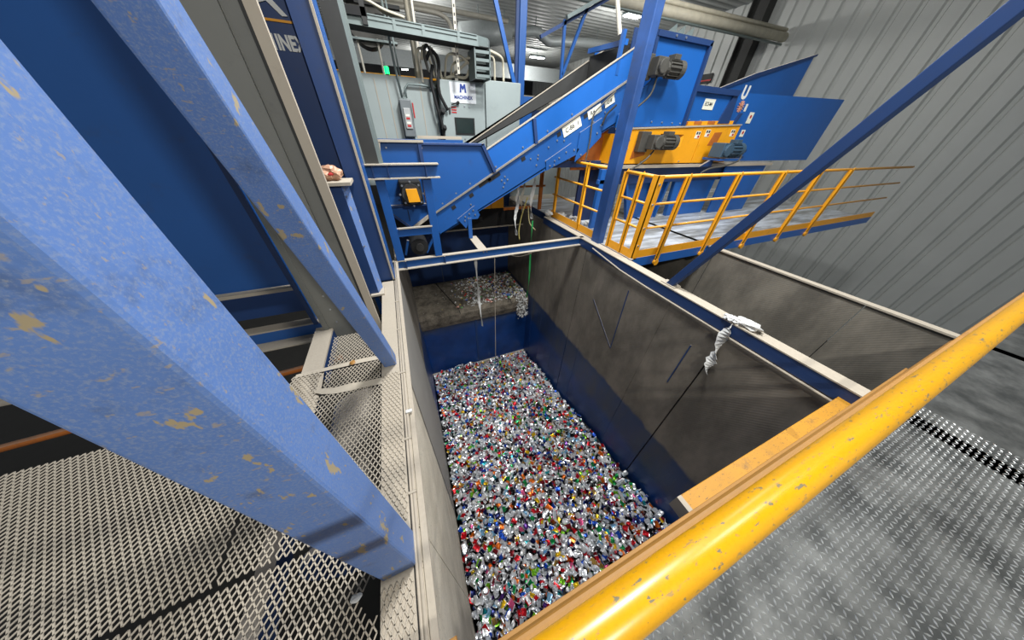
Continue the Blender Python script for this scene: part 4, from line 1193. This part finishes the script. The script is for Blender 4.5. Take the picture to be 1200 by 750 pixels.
# more cables draping onto the cabinets
cabs = [([(1.25, 5.85, 2.16), (1.3, 5.8, 2.34), (1.45, 5.75, 2.40), (1.58, 5.6, 2.42)], .016, 'cream_cable', 'thin cream cable arching behind the others over the cabinet'),
        ([(.7, 5.75, 2.2), (.72, 5.72, 2.4), (.8, 5.72, 2.47), (.9, 5.72, 2.4), (.98, 5.75, 2.15)], .018, 'cream_cable', 'cream hose hooped over the enclosure top by the pole'),
        ([(.88, 5.7, 2.2), (.84, 5.7, 2.4), (.9, 5.68, 2.5), (.98, 5.7, 2.3), (1.02, 5.68, 1.9)], .022, 'motor', 'grey cable beside the thick black cable on the cabinet'),
        ([(.86, 5.72, 2.35), (.95, 5.7, 2.45), (1.05, 5.7, 2.35), (1.0, 5.68, 2.0), (1.12, 5.7, 1.75)], .026, 'black', 'thick black cable looping down the side of the cabinet'),
        ([(.95, 5.72, 2.3), (.9, 5.72, 2.1), (.93, 5.7, 1.85), (1.0, 5.7, 1.5), (1.0, 5.72, 1.2)], .026, 'black', 'second black cable hanging straight by the cabinet'),
        ([(1.1, 5.8, 2.15), (1.0, 5.75, 2.45), (.85, 5.75, 2.5), (.8, 5.75, 2.35)], .02, 'cream_cable', 'cream cable arching left over the control cabinet'),
        ([(1.15, 5.8, 2.18), (1.2, 5.7, 2.42), (1.4, 5.7, 2.44), (1.55, 5.7, 2.36)], .018, 'cream_cable', 'cream cable arching toward the tray drop'),
        ([(1.2, 5.9, 2.16), (1.35, 5.8, 2.26), (1.5, 5.7, 2.36), (1.56, 5.7, 2.45)], .018, 'cream_cable', 'straight cream cable rising to the tray drop'),
        ([(1.1, 5.85, 2.16), (1.3, 5.8, 2.2), (1.5, 5.8, 2.2), (1.58, 5.8, 2.3)], .02, 'cream_cable', 'low cream cable lying on top of the cabinet'),
        ([(1.9, 5.75, 2.5), (2.02, 5.78, 2.46), (2.06, 5.85, 2.2)], .018, 'cream_cable', 'cream conduit elbow dropping onto the side cabinet'),
        ([(1.9, 5.7, 2.55), (2.15, 5.78, 2.5), (2.22, 5.85, 2.4), (2.23, 5.85, 2.2)], .02, 'cream_cable', 'larger cream conduit elbow right of the other one')]
for pts, r, m_, lab in cabs:
    tag(MB().tube(smooth_pts(pts), r, 8).build('cable', m_, smooth=True), lab, 'cable')
for z in (1.72, 1.5):
    pl = tag(MB().cyl((1.02, 5.66, z), (1.02, 5.76, z), .045, 12).cyl((1.02, 5.6, z + .02), (1.02, 5.67, z), .028, 10).build('cable_plug', 'black'),
             'upper black plug on the cabinet side' if z > 1.6 else 'lower black plug on the cabinet side', 'plug')

# blue overhead posts and braces
op = thing('overhead_post', (2.7, 6.4, .5), 'blue round-edged post behind the side cabinet, reaching the ceiling', 'post')
MB().box(2.72, 2.86, 6.3, 6.44, .5, ZC).build('tube', 'blue', op, bevel=.015)
MB().box(2.66, 2.72, 6.34, 6.4, .5, ZC).build('rib', 'blue_dark', op)
MB().box(2.86, 3.12, 6.42, 6.46, 1.0, 2.08).build('side_plate', 'blue', op)
ob = thing('overhead_brace', (2.5, 6.3, 2.5), 'light blue slanted brace left of the overhead post', 'brace')
MB().bar((2.70, 6.3, 2.05), (2.0, 6.3, 3.9), .07, .05, (0, 1, 0)).build('bar', 'blue_clean', ob)
ov = thing('overhead_bracket', (3.6, 6.0, 2.4), 'blue triangular bracket frame above the conveyor carrying cable tray', 'frame')
MB().bar((3.53, 6.0, 2.2), (3.475, 6.0, 3.12), .05, .05, (0, 1, 0)).build('upright', 'blue', ov)
MB().bar((3.54, 6.0, 2.4), (3.91, 6.0, 3.29), .05, .05, (0, 1, 0)).build('strut', 'blue', ov)
MB().bar((3.0, 6.0, 2.86), (4.6, 6.0, 3.58), .05, .05, (0, 1, 0)).build('top_bar', 'blue_dark', ov)
MB().bar((3.45, 5.9, 3.12), (4.5, 5.9, 3.6), .05, .07, (0, 1, 0)).build('tray', 'zinc', ov)
cs = thing('conveyor_stay', (3.75, 4.6, 2.6), 'pale steel stay tube rising from the conveyor head', 'stay')
MB().tube([(3.42, 4.3, 2.62), (3.15, 4.9, 4.2)], .03, 10).build('tube', 'conduit', cs)
MB().bar((3.42, 4.22, 2.2), (3.42, 4.22, 2.66), .05, .05, (0, 1, 0)).build('clevis', 'blue', cs)
hd = thing('conveyor_head_bar', (3.3, 4.7, 2.6), 'pale blue cross bar over the conveyor head', 'bar')
MB().bar((3.62, 5.3, 2.63), (3.5, 4.22, 2.55), .05, .06).build('bar', 'blue_clean', hd)
MB().box(3.62, 3.66, 4.3, 5.25, 2.1, 2.56).build('end_plate', 'charcoal', hd)

# pipes and ducts by the ceiling
tag(MB().tube([(5.0, 9.25, 4.52), (15.3, 9.25, 4.66)], .13, 16).build('insulated_pipe', 'insul', smooth=True), 'thick insulated pipe under the ceiling at upper right', 'pipe')
tag(MB().tube([(5.0, 9.3, 4.74), (15.3, 9.3, 4.86)], .06, 12).build('insulated_pipe', 'insul', smooth=True), 'thinner pipe running above the thick insulated one', 'pipe')
tag(MB().tube([(5.0, 9.25, 4.40), (15.3, 9.25, 4.47)], .035, 10).build('conduit_run', 'zinc', smooth=True), 'thin grey conduit just below the thick insulated pipe', 'pipe')
du = thing('air_duct', (8, 17, 5), 'silver sheet metal duct with an S-bend under the ceiling', 'duct')
MB().tube([(4.3, 17.0, 4.95), (6.75, 17.0, 5.36)], .44, 20).build('wide_section', 'duct', du, smooth=True)
MB().tube(smooth_pts([(6.7, 17, 5.40), (7.5, 17.0, 5.42), (8.2, 17.0, 5.50), (8.65, 17.0, 5.38), (9.0, 17.0, 5.25), (9.6, 17, 5.30), (11.5, 17, 5.42), (12.8, 17, 5.45), (13.3, 17, 5.34), (13.5, 17, 5.0)]), .2, 16).build('narrow_section', 'duct', du, smooth=True)
tag(MB().tube(smooth_pts([(-3, 11.0, 4.05), (.08, 11, 4.09), (1.4, 11.0, 4.12), (2.1, 11.0, 4.11), (2.4, 11, 4.03), (2.53, 11, 3.83), (2.54, 11, 3.4), (2.55, 11, 2.6), (2.55, 11, 1)]), .055, 10).build('bent_pipe', 'conduit', smooth=True), 'cream pipe bending down beside the hall lamp', 'pipe')
tag(MB().tube([(-3, 11.2, 4.28), (4.4, 11.2, 4.24)], .06, 10).build('straight_pipe', 'conduit', smooth=True), 'long straight cream pipe under the ceiling at upper left', 'pipe')
tag(MB().box(-8, 15.3, 24, 24.3, 4.6, 5.4).build('roof_girder', 'duct'), 'broad pale girder across the hall below the roof', 'beam')

for x, z in ((5.2, 5.2), (6.5, 5.4), (8.2, 5.5), (9.8, 5.32), (12, 5.43)):
    MB().tube([(x, 17.0, z), (x, 17.0, ZC)], .02, 6).build('hanger_rod', 'zinc', du)

fb2 = thing('far_gantry', (7, 12, 2.2), 'distant pale gantry beam with blue guard behind the conveyor', 'gantry')
MB().box(4.5, 11, 12, 12.2, 2.42, 2.62).build('beam', 'conduit', fb2)
MB().box(4.5, 11, 12.2, 12.3, 1.4, 2.2).build('guard', 'blue_dark', fb2)
for x in (4.6, 10.8): MB().box(x, x + .2, 12.0, 12.3, -5.2, 2.42).build('leg', 'blue', fb2)

# lamps
LAMPS = [((11.2, 13.5, 5.6), (.75, .3), 'bright rectangular ceiling lamp beside the tall post top', 'lamp'),
         ((2.5, 17.2, 5.6), (.5, .3), 'bright ceiling lamp above the cable tray', 'lamp'),
         ((11.0, 22.3, 5.55), (1.0, .3), 'long ceiling lamp in the middle of the hall', 'lamp'),
         ((7.35, 19.7, 5.6), (.35, .3), 'small ceiling lamp beside the slanted blue brace', 'lamp'),
         ((2.6, 29.0, 5.1), (.5, .3), 'distant white lamp low behind the conduit', 'lamp'),
         ((6.5, 26.0, 4.0), (.3, .3), 'distant white lamp low behind the side cabinet', 'lamp'),
         ((3.2, 25.5, 5.2), (.4, .25), 'distant warm lamp left of the hanger strut', 'lamp_warm'),
         ((5.4, 24.5, 5.0), (.4, .25), 'distant warm lamp above the cabinets', 'lamp_warm'),
         ((11.8, 27, 3.9), (.6, .25), 'distant warm lamp right of the round duct', 'lamp_warm')]
for (x, y, z), (a, b), lab, m_ in LAMPS:
    t = thing('ceiling_lamp', (x, y, z), lab, 'lamp', 'ceiling lamps of the hall')
    MB().box(x - a / 2 - .04, x + a / 2 + .04, y - b / 2 - .04, y + b / 2 + .04, z + .03, z + .12).build('housing', 'zinc', t)
    MB().box(x - a / 2, x + a / 2, y - b / 2, y + b / 2, z, z + .03).build('diffuser', m_, t)
    MB().tube([(x, y, z + .1), (x, y, ZC)], .01, 6).build('suspension', 'zinc', t)
gl = thing('signal_light', (.42, 9.96, 2.2), 'green signal lamp above the far yellow railing', 'signal light')
MB().cyl((.42, 9.96, 2.2), (.42, 9.955, 2.62), .04, 10).build('stem', 'black', gl)
MB().cyl((.42, 9.955, 2.62), (.42, 9.955, 2.76), .06, 12).build('lens', 'green_lamp', gl)
MB().cyl((.42, 9.955, 2.76), (.42, 9.955, 2.85), .05, 12).build('cap', 'cabinet', gl)
fr = thing('far_railing', (0, 10, 1.5), 'distant yellow guard railing behind the grey enclosure', 'railing')
for z in (2.6, 2.4): MB().tube([(-1.5, 10, z), (2.2, 10, z)], .025, 8).build('rail', 'yellow', fr)
for x in (-.3, .25, .8, 1.4, 2.0): MB().tube([(x, 10, 1.5), (x, 10, 2.6)], .025, 8).build('post', 'yellow', fr)
MB().box(-2, 4, 9.9, 10.5, 1.4, 1.5).build('walkway', 'blue', fr)
MB().box(-2, 4, 10.4, 10.5, 2.2, 2.5).build('blue_beam', 'blue', fr)
for x in (-1.9, 3.8):
    MB().box(x, x + .15, 10.4, 10.55, -5.2, 2.5).build('leg', 'blue', fr)
ff = thing('industrial_fan', (.75, 8.2, 3.0), 'grey round machine housing on brackets under the cable tray', 'machine')
MB().cyl((.12, 7.4, 3.0), (.12, 7.8, 3.0), .32, 24).build('drum', 'motor', ff)
MB().box(-.3, .75, 7.35, 7.45, 3.2, 3.25).build('bracket_bar', 'charcoal', ff)
MB().box(-.2, .6, 7.3, 7.5, 2.75, 2.78).build('bracket_bar', 'zinc', ff)
MB().box(.3, .58, 7.3, 7.45, 2.95, 3.1).build('motor_box', 'black', ff)
for x in (-.1, .25): MB().tube([(x, 7.4, 2.1), (x, 7.4, 2.8)], .02, 8).build('stand_leg', 'conduit', ff)
jb = thing('junction_tangle', (-.1, 5.2, 2.9), 'dark clamp block and cable coil at the left end of the tray', 'cable clamp')
MB().box(.05, .11, 5.3, 5.36, 2.55, 3.4).build('strut', 'charcoal', jb)
MB().box(-.3, .12, 5.3, 5.4, 2.62, 2.7).build('clamp_bar', 'black', jb)
MB().tube(smooth_pts([(-.3, 5.28, 2.98), (-.1, 5.25, 3.0), (.05, 5.25, 2.92), (-.1, 5.25, 2.86), (-.25, 5.27, 2.9)]), .018, 8).build('cable_coil', 'cream_cable', jb, smooth=True)
MB().box(-.2, .0, 5.28, 5.36, 2.74, 2.82).build('clamp_bar', 'charcoal', jb)

# ================================================================ CANS
def can_shape(seed, ns, nr_):
    """a crushed can: verts (unit metres), faces, and a mask code per face (0 bare, 1 print, 2 white, 3 dark)"""
    r = random.Random(seed)
    L, R = .118, .033
    kind = r.random()
    ang = [2 * math.pi * k / ns for k in range(ns)]
    prof_ = [(-L / 2 + .004, .62), (-L / 2, .78), (-L / 2 + .008, .98)]
    prof_ += [(-L / 2 + .016 + (L - .032) * k / (nr_ - 1), 1.0) for k in range(nr_)]
    prof_ += [(L / 2 - .008, .95), (L / 2, .80), (L / 2 - .005, .70)]
    V = []
    a1, a2 = r.uniform(0, 6.28), r.uniform(0, 6.28)
    flat = r.uniform(.28, .75); bend = r.uniform(-1, 1) * 9; squash = r.uniform(.75, 1) if kind < .7 else r.uniform(.35, .55)
    dents = [(r.uniform(-L / 2, L / 2), r.uniform(0, 6.28), r.uniform(.25, .75), r.uniform(.012, .03)) for _ in range(4)]
    for x, rad in prof_:
        for t in ang:
            rr = R * rad
            for dx, dt, dd, dw in dents:
                dtt = math.atan2(math.sin(t - dt), math.cos(t - dt))
                rr *= 1 - dd * math.exp(-((x - dx) / dw) ** 2 - (dtt / .8) ** 2)
            if kind > .7: rr *= 1.12 + .22 * math.sin(x * 210 + a1)
            y, z = rr * math.cos(t), rr * math.sin(t)
            if kind <= .7: y *= 1 + (1 - flat) * .35; z *= flat
            xx = x * squash
            z += bend * xx * xx * .4
            y += .15 * xx * math.sin(a2)
            V.append((xx + r.uniform(-.0015, .0015), y + r.uniform(-.0015, .0015), z + r.uniform(-.0015, .0015)))
    F = []; K = []
    n = len(prof_)
    band = r.choice((0, 0, 2, 2, 3))
    b0 = r.randrange(ns); bw = r.randrange(2, max(3, ns // 2))
    lo, hi = 3, n - 4
    for i in range(n - 1):
        for k in range(ns):
            F.append((i * ns + k, i * ns + (k + 1) % ns, (i + 1) * ns + (k + 1) % ns, (i + 1) * ns + k))
            body = lo - 1 <= i <= hi
            code = 1 if body else 0
            if body and band and (k - b0) % ns < bw and lo <= i < hi: code = band
            K.append(code)
    F.append(tuple(range(ns - 1, -1, -1))); K.append(0)
    F.append(tuple((n - 1) * ns + k for k in range(ns))); K.append(0)
    return np.array(V), F, K, kind

PAL = [('silver', (222, 224, 226), 38), ('white', (240, 240, 238), 20), ('red', (196, 24, 36), 13), ('dark red', (116, 16, 26), 5), ('blue', (26, 76, 180), 8), ('navy', (20, 30, 84), 5),
       ('green', (22, 138, 70), 5), ('lime green', (130, 200, 40), 3), ('black', (28, 28, 32), 9), ('yellow', (232, 190, 30), 4), ('orange', (226, 112, 34), 5), ('teal', (30, 150, 160), 3),
       ('pink', (222, 90, 140), 2), ('purple', (92, 54, 130), 2), ('gold', (176, 140, 70), 3), ('pale blue', (140, 190, 224), 4)]
PW = np.array([p[2] for p in PAL], float); PW /= PW.sum()

def heap_z(x, y):
    t_ = (y - .1) / 5.3
    z = -3.42 - 1.1 * t_
    z += .10 * math.sin(x * 2.1 + .5) * math.sin(y * 1.3) + .05 * math.sin(x * 5 + y * 3.1)
    z -= .10 * math.exp(-((x - .9) / .45) ** 2 - ((y - 3.3) / .5) ** 2)
    return z

# bed under the loose cans, its black painting the shade between them
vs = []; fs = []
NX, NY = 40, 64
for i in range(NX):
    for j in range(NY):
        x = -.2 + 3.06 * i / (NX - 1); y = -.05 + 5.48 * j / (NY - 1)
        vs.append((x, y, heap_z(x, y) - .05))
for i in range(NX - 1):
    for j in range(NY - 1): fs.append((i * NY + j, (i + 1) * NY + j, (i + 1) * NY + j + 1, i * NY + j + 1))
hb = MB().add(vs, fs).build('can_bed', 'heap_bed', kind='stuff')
tag(hb, 'near-black bed under the loose cans, coloured as the shade between them', 'cans')

Mw = np.array(cam.matrix_world)
def project(p):
    c = Mw[:3, :3].T @ (np.array(p) - Mw[:3, 3])
    return 600 - c[0] / c[2] * 287.448, 375 + c[1] / c[2] * 287.448, -c[2]

cans = []
step = .052
for i in range(int(3.16 / step)):
    for j in range(int(5.5 / step)):
        x = -.31 + (i + random.uniform(-.1, 1.1)) * step; y = -.04 + (j + random.uniform(-.1, 1.1)) * step
        if x > 2.84 or y > 5.42: continue
        if x < -.27 + .02 * y: continue
        ci = int(rng.choice(len(PAL), p=PW))
        cans.append([x, y, heap_z(x, y) + random.uniform(-.06, .06), ci])
# how large each shows; the 300 largest are single objects
sizes = []
for c in cans:
    u, v, d = project(c[:3])
    rr = math.dist((0, 0, 1.5), c[:3])
    vis = 318 < u < 882 and 0 < v < 750 and v < 742 - (u - 598) * .655 if u > 598 else 318 < u and v < 748
    sizes.append((0 if vis else 10) + rr)
order = sorted(range(len(cans)), key=lambda i: sizes[i])
top = order[:300]; topset = set(top)

shapes_hi = [can_shape(100 + k, 14, 6) for k in range(24)]
shapes_lo = [can_shape(300 + k, 9, 4) for k in range(30)]
meshes = []
for V, F, K, kind in shapes_hi:
    me = bpy.data.meshes.new('crushed_can')
    me.from_pydata(V.tolist(), [], F)
    at = me.attributes.new('mask', 'FLOAT_COLOR', 'FACE')
    code = {0: (0, 0, 0, 1), 1: (1, 0, 0, 1), 2: (1, 1, 0, 1), 3: (1, 0, 1, 1)}
    at.data.foreach_set('color', np.array([code[k] for k in K], dtype=np.float32).ravel())
    me.materials.append(M['can_one'])
    meshes.append((me, kind))
P3 = np.array([c[:2] for c in cans])
used = set()
SIDE = lambda x: 'by the left pit wall' if x < .15 else ('left of the pit middle' if x < .7 else ('in the pit middle' if x < 1.3 else ('right of the pit middle' if x < 2 else 'toward the right pit wall')))
for n_, i in enumerate(top):
    x, y, z, ci = cans[i]
    me, kind = meshes[random.randrange(len(meshes))]
    o = bpy.data.objects.new('crushed_can', me)
    COL.objects.link(o)
    o.location = (x, y, z + .012)
    o.rotation_euler = (random.uniform(-.7, .7), random.uniform(-.6, .6), random.uniform(0, 6.28))
    if random.random() < .15: o.rotation_euler.y = random.uniform(.9, 1.5)
    s_ = random.uniform(.85, 1.05); o.scale = (s_, s_, s_)
    o.color = rgba(PAL[ci][1])
    d = ((P3 - P3[i]) ** 2).sum(1)
    nb = np.argsort(d)[1:6]
    names = [PAL[cans[k][3]][0] for k in nb]
    st = 'squashed' if kind > .7 else 'flattened'
    for q in ((0, 1), (0, 2), (1, 2), (0, 3), (1, 3), (2, 3), (0, 4)):
        lab = f'{st} {PAL[ci][0]} can between {names[q[0]]} and {names[q[1]]} cans {SIDE(x)}'
        if len(lab.split()) > 16: lab = lab.replace('pale blue', 'sky-blue').replace('lime green', 'lime').replace('dark red', 'maroon')
        if lab not in used: break
    if lab in used:
        lab = f'{st} {PAL[ci][0]} can touching {names[0]}, {names[1]}, {names[2]} and {names[3]} cans {SIDE(x)}'.replace('pale blue', 'sky-blue').replace('lime green', 'lime').replace('dark red', 'maroon')
    if lab in used:
        lab = lab.replace(' pit ', ' ') + (', nearest rows' if y < .5 else (', second rows' if y < .9 else ', farther rows'))
    used.add(lab)
    tag(o, lab, 'can', 'crushed cans nearest the railing')
# all the others: one heap
AV = []; AF = []; AT = []
off = 0
lin = [np.array(rgba(p[1])) for p in PAL]
bare, wht, drk = np.array(rgba((224, 226, 228))), np.array(rgba((228, 226, 224))), np.array(rgba((32, 34, 40)))
for i, c in enumerate(cans):
    if i in topset: continue
    V, F, K, kind = shapes_lo[random.randrange(len(shapes_lo))]
    e = Euler((random.uniform(-.8, .8), random.uniform(-.7, .7) if random.random() > .15 else random.uniform(.9, 1.5), random.uniform(0, 6.28))).to_matrix()
    R3 = np.array(e) * random.uniform(.85, 1.05)
    AV.append(V @ R3.T + np.array([c[0], c[1], c[2] + .012]))
    AF += [tuple(k + off for k in f) for f in F]
    off += len(V)
    pick = (bare, lin[c[3]], wht, drk)
    AT += [pick[k] for k in K]
me = bpy.data.meshes.new('can_heap')
me.from_pydata(np.concatenate(AV).tolist(), [], AF)
at = me.attributes.new('tint', 'FLOAT_COLOR', 'FACE')
at.data.foreach_set('color', np.array(AT, dtype=np.float32).ravel())
me.materials.append(M['can_heap'])
o = bpy.data.objects.new('can_heap', me); COL.objects.link(o)
o['kind'] = 'stuff'
tag(o, 'heap of thousands of crushed colourful drink cans filling the pit', 'cans')
print('cans', len(cans), 'verts', len(me.vertices), 'faces', len(me.polygons))
